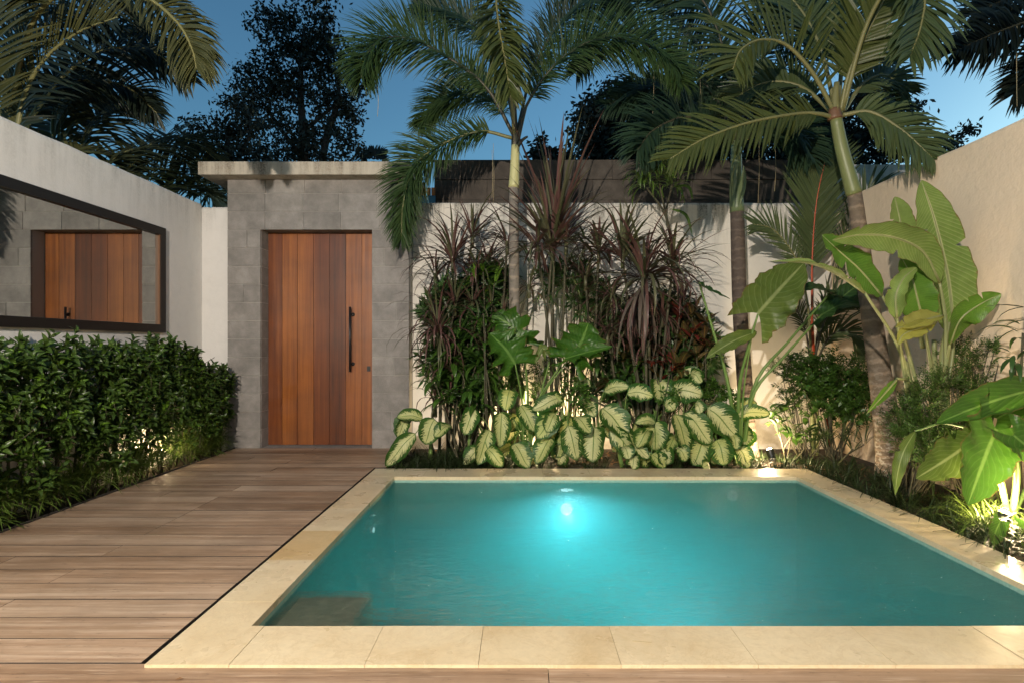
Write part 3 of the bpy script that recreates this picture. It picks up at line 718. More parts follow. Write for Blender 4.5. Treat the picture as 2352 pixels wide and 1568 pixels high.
for pts in ([(1690, 330, 6.05), (1640, 220, 6.2), (1560, 130, 6.3), (1460, 75, 6.4), (1370, 95, 6.5), (1325, 165, 6.5)],
            [(1692, 325, 6.05), (1670, 150, 6.1), (1620, 10, 6.0), (1540, -60, 5.9), (1480, -60, 5.8)],
            [(1698, 325, 6.05), (1760, 200, 6.3), (1850, 120, 6.5), (1950, 100, 6.6), (2050, 150, 6.7)],
            [(1690, 335, 6.0), (1640, 285, 5.9), (1570, 270, 5.8), (1500, 300, 5.7), (1465, 345, 5.6)],
            [(1700, 330, 6.05), (1760, 290, 6.0), (1820, 300, 5.9), (1860, 360, 5.8)],
            [(1694, 322, 6.05), (1630, 150, 6.3), (1530, 20, 6.5), (1430, -40, 6.6)],
            [(1698, 322, 6.05), (1720, 150, 6.2), (1790, 20, 6.3), (1880, -40, 6.4)],
            [(1692, 325, 6.1), (1600, 240, 6.5), (1500, 200, 6.8), (1400, 240, 6.9)]):
    frond(b, PP(pts), t0=.15, **fB)
mb = MB()
for x, y0, y1, Y in ((1500, 120, 262, 5.9), (1608, 180, 303, 5.9), (1742, 300, 470, 5.85), (1780, 330, 440, 5.85)):
    mb.tube(spline(PP([(x, y0, Y), (x+2, (y0+y1)/2, Y), (x-1, y1, Y)]), 4), .0025, 4)
mb.build('hanging_fibre', m_fibre, b)

# ---- leaning palm C
c_ = thing('manila_palm', 'leaning palm with ringed trunk and long green crownshaft by the cream wall', 'palm', tuple(P(2045, 1085, 5.25)))
trunk(c_, PP([(2048, 1100, 5.22), (2040, 1000, 5.24), (2020, 850, 5.27), (1990, 650, 5.28), (1962, 440, 5.28)]), .130, .062, m_trC, 22, base=.02)
trunk(c_, PP([(1962, 446, 5.28), (1952, 410, 5.27), (1933, 340, 5.25), (1919, 268, 5.2)]), .071, .050, m_shC, 12, 'crownshaft')
MB().tube(spline(PP([(1918, 275, 5.2), (1917, 262, 5.2), (1917, 250, 5.2)]), 4), lambda t: .066-.02*t, 12).build('sheath', m_lining, c_)
petb(c_, [(1918, 265, 5.2), (1918, 235, 5.2), (1922, 190, 5.2)], .055, m_rach)
fC = dict(L=.68, n=66, w=.018, mat=m_palmC, rach=m_rach, plume=.35, droop=.35, fwd=.6, rr=.022, jit=.12)
frond(c_, PP([(1916, 258, 5.2), (1868, 170, 5.1), (1808, 105, 5.0), (1748, 92, 4.9), (1702, 115, 4.8), (1683, 160, 4.72)]), t0=.12, sides=(1,), **{**fC, 'fwd': .3, 'L': .62, 'n': 48})
frond(c_, PP([(1916, 258, 5.2), (1868, 170, 5.1), (1808, 105, 5.0), (1748, 92, 4.9), (1702, 115, 4.8), (1683, 160, 4.72)]), t0=.45, sides=(-1,), **{**fC, 'fwd': .9, 'L': .42, 'n': 30, 'droop': .7, 'rr': .02})
frond(c_, PP([(1912, 270, 5.2), (1880, 262, 5.15), (1830, 262, 5.1), (1720, 282, 4.95), (1620, 318, 4.8), (1540, 365, 4.7)]), t0=.22, **{**fC, 'L': .48, 'fwd': .9, 'n': 66, 'w': .016})
frond(c_, PP([(1930, 258, 5.2), (1950, 170, 5.1), (1985, 90, 5.0), (2030, 0, 4.9), (2060, -80, 4.8)]), t0=.22, **{**fC, 'L': .55})
frond(c_, PP([(1935, 265, 5.2), (2000, 258, 5.1), (2075, 302, 5.0), (2140, 362, 4.9)]), t0=.15, **{**fC, 'L': .42, 'droop': .9, 'mat': m_lip})
frond(c_, PP([(1935, 255, 5.2), (1990, 60, 4.9), (2060, -50, 4.6), (2120, -20, 4.4), (2115, 60, 4.35), (2090, 130, 4.3)]), t0=.3, **{**fC, 'L': .42, 'droop': .9, 'w': .02, 'mat': m_lip})
frond(c_, PP([(1920, 255, 5.3), (1880, 100, 5.4), (1820, 0, 5.5), (1740, -50, 5.6)]), t0=.25, **{**fC, 'mat': m_lip})
frond(c_, PP([(1925, 250, 5.3), (1932, 120, 5.5), (1905, -10, 5.6), (1860, -90, 5.6)]), t0=.25, **{**fC, 'mat': m_lip})
frond(c_, PP([(1915, 262, 5.3), (1840, 200, 5.5), (1760, 190, 5.6), (1680, 230, 5.7)]), t0=.2, **{**fC, 'mat': m_lip, 'L': .4, 'w': .018})
frond(c_, PP([(1935, 258, 5.3), (1985, 190, 5.4), (2035, 175, 5.5), (2080, 210, 5.5)]), t0=.2, **{**fC, 'mat': m_lip, 'L': .38, 'w': .015})

# ---- lipstick palm
l_ = thing('lipstick_palm', 'small palm with bright red leaf stems and feathery fronds between the two big trunks', 'palm', tuple(P(1866, 1035, 6.05)))
mb = MB()
for x, q in ((1866, 0), (1872, .8), (1860, 1.6)):
    mb.tube(spline(PP([(x+6*q, 1045, 6.05), (x+q*5, 950, 6.05), (x, 850, 6.05)]), 6), .022, 8)
mb.build('cane', m_banst, l_)
MB().tube(spline(PP([(1866, 860, 6.04), (1866, 800, 6.03), (1864, 740, 6.03)]), 6), lambda t: .030-.010*t, 8).build('crownshaft', m_red, l_)
MB().tube(spline(PP([(1905, 1040, 6.0), (1902, 990, 6.0), (1898, 960, 6.0)]), 6), .016, 8).build('cane', m_red, l_)
fL = dict(L=.62, n=44, w=.017, mat=m_lip, rach=m_red, plume=.12, droop=.22, fwd=1.15, rr=.013, jit=.05)
frond(l_, PP([(1866, 850, 6.03), (1865, 700, 6.0), (1866, 580, 5.97), (1876, 460, 5.9), (1900, 350, 5.85)]), t0=.42, **fL)
frond(l_, PP([(1864, 840, 6.05), (1855, 700, 5.95), (1830, 600, 5.9), (1780, 530, 5.85), (1730, 515, 5.8)]), t0=.4, **{**fL, 'L': .34, 'n': 30, 'rach': m_rach, 'w': .012})
frond(l_, PP([(1868, 840, 6.08), (1890, 700, 6.1), (1930, 560, 6.2), (1990, 440, 6.2), (2050, 425, 6.1)]), t0=.45, **{**fL, 'L': .34, 'n': 40, 'rach': m_rachd, 'w': .011, 'plume': .5})
frond(l_, PP([(1868, 850, 6.0), (1885, 760, 5.95), (1920, 700, 5.9), (1970, 690, 5.85)]), t0=.3, **{**fL, 'L': .4, 'droop': 1.1, 'rach': m_rachd, 'w': .010})
frond(l_, PP([(1864, 850, 6.1), (1850, 760, 6.15), (1820, 700, 6.2), (1780, 700, 6.2)]), t0=.3, **{**fL, 'L': .3, 'droop': .9, 'rach': m_rachd, 'w': .009, 'n': 30})
frond(l_, PP([(1868, 860, 6.05), (1900, 780, 6.0), (1945, 760, 5.95), (1985, 800, 5.9)]), t0=.25, **{**fL, 'L': .4, 'droop': 1.3, 'rach': m_rachd, 'w': .009, 'plume': .8})
frond(l_, PP([(1868, 830, 6.1), (1920, 650, 6.25), (1985, 560, 6.3), (2040, 560, 6.3)]), t0=.35, **{**fL, 'L': .34, 'rach': m_rachd, 'w': .011})

# ---- palm outside the right wall (dark fronds over the corner)
d_ = thing('foxtail_palm', 'dark silhouetted foxtail palm reaching over the right wall at the top corner', 'palm', (6.3, 5.4, -.04))
trunk(d_, [Vector((6.3, 5.4, -.05)), Vector((6.25, 5.4, 2)), Vector((6.2, 5.4, 4.0))], .10, .08, m_bark)
fD = dict(L=.50, n=200, w=.013, mat=m_foxD, rach=m_rachd, plume=1.0, droop=.6, fwd=.6, rr=.018, flat=True)
top = (2690, 100, 5.3)
frond(d_, PP([top, (2560, 20, 5.2), (2400, 40, 5.1), (2290, 75, 5.1), (2190, 120, 5.1)]), t0=.1, **fD)
frond(d_, PP([top, (2560, 70, 5.3), (2420, 130, 5.3), (2330, 215, 5.3)]), t0=.1, **fD)
frond(d_, PP([top, (2580, -60, 5.3), (2450, -60, 5.4), (2330, -10, 5.4), (2240, 30, 5.4)]), t0=.1, **fD)
frond(d_, PP([top, (2600, 120, 5.4), (2500, 190, 5.5), (2420, 280, 5.5)]), t0=.1, **fD)
MB().tube(spline(PP([(2336, 60, 5.05), (2335, 150, 5.05), (2336, 245, 5.05)]), 4), .003, 4).build('hanging_fibre', m_fibre, d_)

# ---- palms behind the left wall
e_ = thing('areca_palm', 'big olive lit palm arching over the left wall at the top left corner', 'palm', (-4.5, 4.75, -.04))
trunk(e_, [Vector((-4.5, 4.75, -.05)), Vector((-4.45, 4.73, 1.2)), Vector((-4.35, 4.7, 2.5))], .10, .08, m_bark)
fE = dict(L=.60, n=95, w=.013, mat=m_palmE, rach=m_rach, plume=.2, droop=.2, fwd=.5, rr=.022, jit=.07)
frond(e_, PP([(35, 330, 4.75), (55, 225, 4.7), (100, 140, 4.6), (180, 75, 4.5), (270, 40, 4.3)]), t0=.05, sides=(-1,), **{**fE, 'L': .70, 'n': 85, 'fwd': .75})
frond(e_, PP([(35, 330, 4.75), (55, 225, 4.7), (100, 140, 4.6), (180, 75, 4.5), (270, 40, 4.3)]), t0=.05, sides=(1,), **{**fE, 'L': .5, 'n': 50, 'mat': m_palmE2, 'rr': .01, 'plume': .6})
frond(e_, PP([(20, 260, 4.75), (80, 40, 4.5), (220, -50, 4.3), (330, -10, 4.2), (405, 50, 4.1), (440, 110, 4.05), (452, 160, 4.02)]), t0=.40, **{**fE, 'L': .38, 'droop': .9, 'n': 120, 'fwd': .9, 'w': .0105, 'plume': .6})
frond(e_, PP([(10, 300, 4.8), (30, 100, 4.9), (120, 0, 5.0), (260, -20, 5.1), (380, 20, 5.1)]), t0=.1, **{**fE, 'mat': m_palmE2, 'w': .014, 'n': 90, 'plume': .8})
frond(e_, PP([(40, 320, 5.0), (130, 190, 5.2), (230, 120, 5.3), (340, 115, 5.4), (430, 180, 5.4)]), t0=.1, **{**fE, 'mat': m_palmE2, 'w': .012, 'n': 130, 'plume': 1.0, 'droop': .8, 'L': .5})
frond(e_, PP([(30, 320, 5.1), (90, 230, 5.3), (180, 185, 5.5), (290, 200, 5.6), (360, 260, 5.6)]), t0=.1, **{**fE, 'mat': m_palmE2, 'w': .012, 'n': 120, 'plume': 1.0, 'droop': .8, 'L': .45})
frond(e_, PP([(0, 300, 4.6), (-20, 150, 4.5), (-10, 20, 4.4), (60, -60, 4.3)]), t0=.1, **{**fE, 'mat': m_palmE, 'n': 55})
frond(e_, PP([(20, 330, 4.9), (60, 150, 5.3), (140, 50, 5.5), (260, 60, 5.6), (360, 90, 5.6)]), t0=.1, **{**fE, 'mat': m_palmE2, 'w': .012, 'n': 120, 'plume': 1.0, 'L': .5})
def PW(l, X=4.15):
    return [P(x, y, max(Y, X*F/(CX-x))) for x, y, Y in l]
e2 = thing('areca_palm', 'lower dark palm with a brownish frond peeking over the left wall towards the gateway', 'palm', (-4.75, 5.9, -.04))
trunk(e2, [Vector((-4.75, 5.9, -.05)), Vector((-4.7, 5.8, 1.2)), Vector((-4.6, 5.6, 2.3))], .10, .08, m_bark)
frond(e2, PW([(120, 400, 5.2), (170, 352, 5.0), (230, 352, 4.9), (290, 366, 4.85), (340, 376, 4.85)]), t0=.15, **{**fE, 'L': .36, 'n': 26, 'w': .022, 'droop': .35, 'fwd': .9, 'lift': .5})
for pts in ([(200, 420, 5.5), (290, 350, 5.5), (380, 345, 5.6), (460, 400, 5.7)], [(220, 440, 5.6), (330, 390, 5.7), (430, 405, 5.8), (505, 465, 5.9)],
            [(180, 400, 5.6), (200, 300, 5.8), (260, 250, 6.0), (350, 260, 6.1)], [(260, 430, 5.9), (350, 330, 6.2), (430, 320, 6.3), (500, 370, 6.4)],
            [(150, 380, 5.4), (120, 300, 5.5), (140, 230, 5.6), (210, 190, 5.7)], [(300, 460, 6.0), (400, 430, 6.1), (470, 440, 6.2), (520, 480, 6.3)]):
    frond(e2, PW(pts), t0=.08, **{**fE, 'mat': m_palmE3, 'w': .018, 'n': 80, 'plume': .7, 'L': .52, 'droop': .7})
for pts in ([(300, 430, 5.4), (360, 400, 5.3), (420, 410, 5.3)], [(330, 450, 5.7), (400, 425, 5.7), (460, 450, 5.7)]):
    frond(e2, PW(pts), t0=.08, **{**fE, 'mat': m_lip, 'w': .020, 'n': 24, 'plume': .5, 'L': .30, 'droop': .5})

# ---- night trees
def tree(label, blobs, Y, base, leafL, dens, limbs, name='tree', depth=.6, seed=1, clump=.55):
    random.seed(seed)
    t = thing(name, label, 'tree', (base[0], base[1], -.04)); mb = MB(); s = Y/F
    for (x, y, rx, ry) in blobs:
        c = P(x, y, Y); n = int(dens*(rx*ry)/900*.42)
        for i in range(n):
            while True:
                q = Vector((uni(-1, 1), uni(-1, 1), uni(-1, 1)))
                if q.length < 1: break
            q = q.normalized()*q.length**.6
            cc = c+Vector((q.x*rx*s, q.y*(rx+ry)*.5*s*depth, q.z*ry*s)); r = clump*.8*uni(.4, 1.1)
            for j in range(random.randint(14, 26)):
                p = cc+Vector((random.gauss(0, .5), random.gauss(0, .5), random.gauss(-.1, .42)))*r
                d = Vector((random.gauss(0, 1), random.gauss(0, 1), random.gauss(-.7, .8))).normalized(); sd = d.orthogonal().normalized(); sd = Quaternion(d, uni(0, 6.28)) @ sd
                l = leafL*uni(.6, 1.3); w = l*.24; k = len(mb.v)
                mb.v += [p, p+d*l*.5+sd*w, p+d*l, p+d*l*.5-sd*w]; mb.uv += [(.5, 0), (1, .5), (.5, 1), (0, .5)]; mb.f.append((k, k+1, k+2, k+3)); mb.mi.append(0)
    mb.build('crown', m_tree, t, kind='stuff')
    tr = MB()
    for pts, r0, r1 in limbs: tr.tube(spline([P(x, y, Y) if y < 900 else Vector(((x-CX)*Y/F, Y, -.05)) for x, y in pts], 10), lambda u: r0+(r1-r0)*u, 7)
    tr.build('trunk', m_bark, t)
    random.seed(seed+100)
YT = 20
tree('tall dark tree standing against the evening sky behind the stone gateway', [(700, 60, 60, 70), (745, 15, 30, 40), (645, 75, 60, 60), (600, 40, 40, 30), (745, 120, 60, 60), (700, 160, 110, 60), (610, 190, 90, 60), (780, 190, 50, 60), (560, 230, 60, 40),
     (700, 250, 120, 60), (800, 250, 30, 50), (640, 320, 100, 50), (740, 340, 90, 45), (815, 330, 26, 40), (700, 380, 120, 30)], YT, ((700-CX)*YT/F, YT), .17, 30,
     [([(705, 1000), (700, 700), (700, 370), (690, 200), (700, 60)], .28, .05), ([(735, 1000), (738, 700), (742, 360), (775, 240), (780, 120)], .22, .05), ([(700, 370), (640, 290), (600, 230)], .10, .03), ([(700, 300), (760, 250), (800, 220)], .08, .03), ([(695, 250), (640, 170), (610, 80)], .08, .02), ([(700, 160), (740, 90), (745, 10)], .07, .02)], seed=3)
tree('lower dark tree left of the tall one above the wall corner', [(470, 300, 55, 30), (520, 330, 60, 40), (450, 345, 45, 40), (560, 290, 50, 40), (500, 380, 60, 40), (570, 370, 60, 40), (545, 240, 30, 30)], 17, ((520-CX)*17/F, 17), .15, 34,
     [([(520, 1000), (525, 700), (530, 400), (520, 300)], .2, .05), ([(525, 420), (480, 340), (450, 310)], .08, .02), ([(527, 400), (570, 320), (575, 260)], .08, .02)], seed=5)
tree('dense round dark tree behind the white wall right of the centre palm', [(1370, 290, 60, 70), (1440, 250, 80, 70), (1530, 240, 90, 60), (1640, 260, 90, 80), (1400, 350, 90, 40), (1520, 340, 100, 60), (1660, 360, 100, 50), (1600, 300, 90, 60)], 16, ((1500-CX)*16/F, 16), .16, 75,
     [([(1500, 1000), (1500, 700), (1500, 380), (1480, 280)], .25, .06), ([(1500, 450), (1600, 340), (1650, 280)], .12, .03), ([(1500, 430), (1420, 340), (1380, 300)], .1, .03)], seed=7, clump=.45)
tree('dark leafy tree behind the leaning palm on the right', [(1780, 280, 80, 70), (1870, 300, 80, 80), (1960, 270, 70, 70), (2030, 240, 60, 45), (2090, 255, 30, 22), (1900, 360, 120, 40), (2040, 330, 50, 40), (2040, 180, 25, 20)], 15, ((1900-CX)*15/F, 15), .15, 52,
     [([(1900, 1000), (1900, 700), (1900, 380), (1900, 280)], .22, .05), ([(1900, 420), (1980, 310), (2060, 250), (2115, 250)], .08, .02)], seed=9, clump=.4)
tree('small dark tree top just clearing the right wall', [(2180, 318, 28, 14), (2220, 300, 20, 10), (2150, 330, 22, 14), (2170, 360, 60, 20)], 14, ((2180-CX)*14/F, 14), .13, 60,
     [([(2180, 1000), (2180, 700), (2180, 380), (2190, 310)], .12, .03), ([(2180, 350), (2215, 305), (2245, 298)], .03, .01)], seed=11, clump=.28)
tree('scraggly dark twig tree between the yellow palm shaft and the purple leaves', [(1232, 340, 8, 20), (1245, 320, 6, 12), (1265, 352, 16, 12), (1290, 355, 20, 12), (1235, 362, 20, 8)], 13, ((1250-CX)*13/F, 13), .13, 130,
     [([(1250, 1000), (1250, 700), (1250, 380), (1240, 320)], .05, .015)], seed=13, clump=.2)
tp = thing('distant_palm', 'tiny distant palm top above the gateway roof slab', 'palm', (P(858, 0, 26).x, 26, -.04))
trunk(tp, [Vector((P(858, 0, 26).x, 26, -.05)), P(858, 600, 26), P(858, 372, 26)], .14, .10, m_bark)
for q in ([(858, 366, 26), (845, 352, 26), (828, 362, 26)], [(858, 366, 26), (872, 348, 26), (886, 352, 26)], [(858, 366, 26), (862, 350, 26), (850, 342, 26)], [(858, 366, 26), (840, 358, 26), (836, 375, 26)], [(858, 366, 26), (878, 360, 26), (885, 372, 26)]):
    frond(tp, PP(q), L=.35, n=22, w=.03, mat=m_tree, rach=m_bark, rr=.03, flat=True, droop=.5)
random.seed(21)

# ---- rosette plants (cordylines, dracaenas ...)
def rosette(par, c, n, L, w, mat, el=(-.4, 1.45), droop=(.4, 1.4), heads=None, az=None, mats=None, prof='strap', nm='leaf', bias=None, n_=6, spread=.02, solo=True):
    mbs = MB(); c = Vector(c)
    for i in range(n):
        a = uni(0, 6.283) if az is None else uni(*az)
        e = uni(*el); h = Vector((math.cos(a), math.sin(a), 0)); l = L*uni(.6, 1.1)*(1 if e > -.2 else .8)
        m = MB() if solo else mbs
        rleaf(m, c+Vector((h.x*spread, h.y*spread, uni(-.05, .05)+e*.02)), h, e, l, w*uni(.8, 1.2), uni(*droop), n_, prof)
        if solo: m.build(nm, random.choice(mats) if mats else mat, par, center=False)
    if not solo: mbs.build(nm, mat, par)
def stemto(par, base, c, r=.016, mat=None, bend=.06):
    base, c = Vector(base), Vector(c); mid = (base+c)/2+Vector((uni(-bend, bend), uni(-bend, bend), 0))
    MB().tube(spline([base, mid, c], 8), lambda t: r*(1-.25*t), 8).build('stem', mat or m_dstem, par)
def gnd(x, Y): return Vector(((x-CX)*Y/F, Y, -.045))

CG = 'purple leaved cordylines in the back bed'
def cordy(label, base, heads, extra=None):
    t = thing('cordyline', label, 'cordyline', tuple(base), CG)
    for (x, y, Y, n, L, w, el, dr, mats) in heads:
        c = P(x, y, Y); stemto(t, base+Vector((uni(-.04, .04), 0, 0)), c); rosette(t, c, n, L, w, None, el, dr, mats=mats)
        MB().tube([c-Vector((0, 0, .12)), c+Vector((0, 0, .03))], lambda t: .02, 7).build('leaf_bud', m_cord2, t)
    return t
pc, gc, dd = [m_cord, m_cord, m_cord2], [m_cord2, m_cord], [m_dead, m_cord]
cordy('spiky purple cordyline just right of the stone gateway, below the hanging frond', gnd(1035, 6.1), [(1040, 600, 6.05, 60, .68, .016, (-.3, 1.5), (.3, 1.3), pc), (1085, 545, 6.15, 30, .55, .014, (.1, 1.5), (.2, .9), pc), (1000, 640, 6.1, 26, .5, .012, (-.3, 1.4), (.4, 1.3), gc), (1120, 600, 6.2, 26, .5, .012, (-.3, 1.4), (.3, 1.2), pc)])
cordy('low purple cordyline arching its thin leaves across the gateway stones', gnd(1010, 5.8), [(1005, 765, 5.75, 74, .66, .012, (-.7, 1.5), (.6, 1.8), pc), (1000, 930, 5.7, 22, .38, .010, (-.2, 1.4), (.8, 1.8), pc), (1045, 700, 5.8, 30, .5, .012, (-.3, 1.4), (.4, 1.4), gc)])
cordy('tallest upright purple cordyline rising past the dark block wall', gnd(1265, 5.9), [(1268, 570, 5.8, 84, .85, .021, (.5, 1.55), (.1, .6), pc), (1275, 530, 5.85, 26, 1.20, .022, (1.1, 1.56), (.0, .2), pc), (1235, 570, 5.75, 46, .66, .016, (-.3, .9), (.3, 1.2), gc), (1300, 560, 5.8, 34, .6, .016, (-.3, 1.2), (.3, 1.2), pc)])
cordy('big sprawling green purple cordyline with grey hanging dead leaves', gnd(1490, 5.6), [(1480, 640, 5.55, 84, .82, .021, (-.2, 1.5), (.3, 1.5), gc), (1430, 590, 5.65, 50, .66, .019, (.2, 1.5), (.2, 1.0), gc), (1545, 610, 5.6, 44, .64, .016, (.0, 1.5), (.3, 1.4), pc), (1475, 665, 5.5, 44, .85, .019, (-1.4, -.3), (.3, .9), dd)])
cordy('bushy narrow leaved cordyline packed between the tallest one and the big sprawling one', gnd(1375, 5.9), [(1375, 580, 5.85, 44, .55, .015, (-.3, 1.5), (.3, 1.3), gc), (1405, 680, 5.75, 40, .5, .014, (-.8, 1.2), (.3, 1.2), gc), (1345, 640, 5.9, 26, .45, .014, (-.3, 1.4), (.3, 1.2), pc)])
cordy('short cordyline with pale pink leaf bases among the dark fan leaves', gnd(1150, 5.8), [(1150, 772, 5.7, 24, .40, .014, (.5, 1.5), (.1, .6), pc), (1110, 800, 5.75, 20, .34, .011, (.2, 1.4), (.2, .9), pc), (1165, 560, 6.0, 30, .5, .013, (-.3, 1.5), (.3, 1.2), gc)])

cordy('leafy low cordyline filling the middle of the left cordyline group', gnd(1090, 5.9), [(1085, 700, 5.85, 34, .45, .014, (-.6, 1.3), (.3, 1.3), gc), (1130, 720, 5.9, 30, .42, .014, (-.6, 1.3), (.3, 1.3), gc), (1040, 850, 5.75, 30, .38, .012, (-.7, 1.2), (.5, 1.5), gc), (1095, 620, 6.0, 30, .42, .013, (-.6, 1.4), (.3, 1.3), pc), (1215, 660, 6.0, 26, .42, .013, (-.6, 1.3), (.3, 1.3), gc)])
cordy('leafy low cordyline filling the space below the big sprawling cordyline', gnd(1470, 5.7), [(1440, 745, 5.65, 36, .46, .015, (-.8, 1.2), (.3, 1.3), gc), (1520, 725, 5.65, 36, .46, .015, (-.8, 1.2), (.3, 1.3), pc), (1395, 770, 5.7, 28, .42, .014, (-.8, 1.2), (.3, 1.3), gc), (1570, 690, 5.7, 30, .42, .013, (-.7, 1.3), (.3, 1.3), pc), (1490, 790, 5.6, 26, .40, .014, (-.8, 1.0), (.3, 1.3), dd)])

t = thing('dracaena', 'bright green dracaena head on thin canes against the dark block wall', 'dracaena', tuple(gnd(1550, 6.0)))
for (x, y, Y, n) in ((1508, 395, 5.95, 55), (1480, 425, 5.9, 34), (1545, 420, 6.0, 20)):
    c = P(x, y, Y); MB().tube(spline([gnd(1550, 6.0), P(1548, 620, 6.0), P(1530, 500, 5.98), c], 12), .011, 7).build('stem', m_dstem, t)
    rosette(t, c, n, .36, .015, m_song, (-.3, 1.45), (.5, 1.9))
for q in ([(1540, 480, 5.95), (1575, 495, 5.9), (1590, 540, 5.88)], [(1545, 430, 5.95), (1580, 430, 5.9), (1592, 462, 5.88)]):
    m = MB(); blade(m, PP(q), .022, (0, -1, .6), 'lance', 8, 1, .3); m.build('leaf', m_song, t)

def fanp(label, base, heads, mat, L, w, el=(-.5, .9), nn=12, name='lady_palm', cat='palm', prof='lance', dr=(.3, 1.0)):
    t = thing(name, label, cat, tuple(base))
    for (x, y, Y) in heads:
        c = P(x, y, Y); stemto(t, base+Vector((uni(-.05, .05), 0, 0)), c, .008, m_dstem); rosette(t, c, nn, L, w, mat, el, dr, prof=prof)
    return t
fanp('dark fan leaved lady palm between the centre palm trunk and the big cordyline', gnd(1300, 6.1), [(1270, 640, 6.1), (1325, 615, 6.15), (1250, 690, 6.0), (1335, 700, 6.05), (1295, 665, 6.1), (1385, 690, 6.0), (1400, 640, 6.1), (1345, 560, 6.15), (1420, 720, 6.0)], m_rhap, .34, .018, nn=13)
fanp('dark lady palm tuft behind the heart shaped leaves on the left', gnd(1170, 6.1), [(1160, 640, 6.1), (1120, 690, 6.1), (1180, 720, 6.05), (1215, 600, 6.1), (1085, 660, 6.0)], m_rhap, .30, .014, nn=12)
fanp('ginger plant with hanging glossy leaves under the low cordyline', gnd(1080, 5.9), [(1075, 730, 5.85), (1050, 790, 5.8), (1100, 770, 5.9), (1020, 830, 5.8), (1110, 840, 5.8), (1065, 850, 5.75)], m_ging, .34, .026, (-1.0, .7), 10, 'ginger_plant', 'plant')
fanp('broad leaved green undergrowth just above the leftmost variegated leaves', gnd(1060, 5.85), [(985+x*27, 830+(x*47) % 90, 5.75) for x in range(8)], m_ging, .28, .028, (-.8, 1.1), 11, 'ginger_plant', 'plant', dr=(.3, 1.3))
fanp('broad leaved green undergrowth just above the tallest variegated leaves', gnd(1500, 5.85), [(1375+x*34, 830+(x*41) % 60, 5.75) for x in range(8)], m_ging, .24, .026, (-.8, 1.1), 10, 'ginger_plant', 'plant', dr=(.3, 1.3))
fanp('lime green leafy ginger sprig catching the light left of the centre trunk', gnd(1115, 5.9), [(1110, 625, 5.8), (1135, 650, 5.8), (1095, 640, 5.85)], m_lime, .20, .022, (-.4, 1.3), 8, 'ginger_plant', 'plant', dr=(.1, .8))
fanp('upright light green ginger stalk before the dark foliage at left', gnd(1118, 5.6), [(1115, 760, 5.5), (1112, 800, 5.5), (1118, 850, 5.5), (1110, 720, 5.5)], m_ging, .26, .024, (-.5, .9), 7, 'ginger_plant', 'plant', dr=(.5, 1.4))
fanp('low light green leafy plant above the leftmost variegated leaves', gnd(1060, 5.5), [(1050, 915, 5.45), (1075, 905, 5.4), (1020, 925, 5.5), (1095, 925, 5.45), (1000, 880, 5.5)], m_ging, .26, .030, (-.5, .9), 8, 'ginger_plant', 'plant', dr=(.4, 1.2))
t = fanp('dark red and green croton beneath the big cordyline', gnd(1590, 5.7), [(1570, 780, 5.6), (1620, 755, 5.65), (1600, 820, 5.55), (1560, 850, 5.55), (1625, 800, 5.6), (1590, 730, 5.65)], m_croton, .24, .034, (-.6, 1.2), 12, 'croton', 'croton', 'ovate', (.1, .7))
t = fanp('croton bush with patterned dark leaves behind the middle variegated plants', gnd(1480, 5.8), [(1480, 850, 5.7), (1430, 830, 5.75), (1520, 880, 5.7), (1400, 880, 5.75), (1450, 790, 5.8), (1510, 810, 5.75)], m_croton, .22, .036, (-.6, 1.0), 11, 'croton', 'croton', 'ovate', (.1, .7))
t = fanp('croton with deep red leaves above the variegated leaves', gnd(1530, 5.6), [(1540, 845, 5.5), (1500, 835, 5.5), (1590, 770, 5.5), (1560, 730, 5.55)], m_croton2, .18, .028, (-.5, 1.2), 8, 'croton', 'croton', 'ovate', (.1, .7))
fanp('dark shaded undergrowth plant filling the bed behind the left variegated leaves', gnd(1140, 6.2), [(1000+x*34, 760+(x*53) % 190, 6.1) for x in range(8)], m_rhap, .30, .03, (-.8, 1.0), 13, 'ginger_plant', 'plant', dr=(.3, 1.2))
fanp('dark shaded undergrowth plant filling the bed behind the middle variegated leaves', gnd(1500, 6.2), [(1360+x*32, 760+(x*67) % 160, 6.15) for x in range(8)], m_rhap, .28, .026, (-.8, 1.0), 12, 'ginger_plant', 'plant', dr=(.3, 1.2))

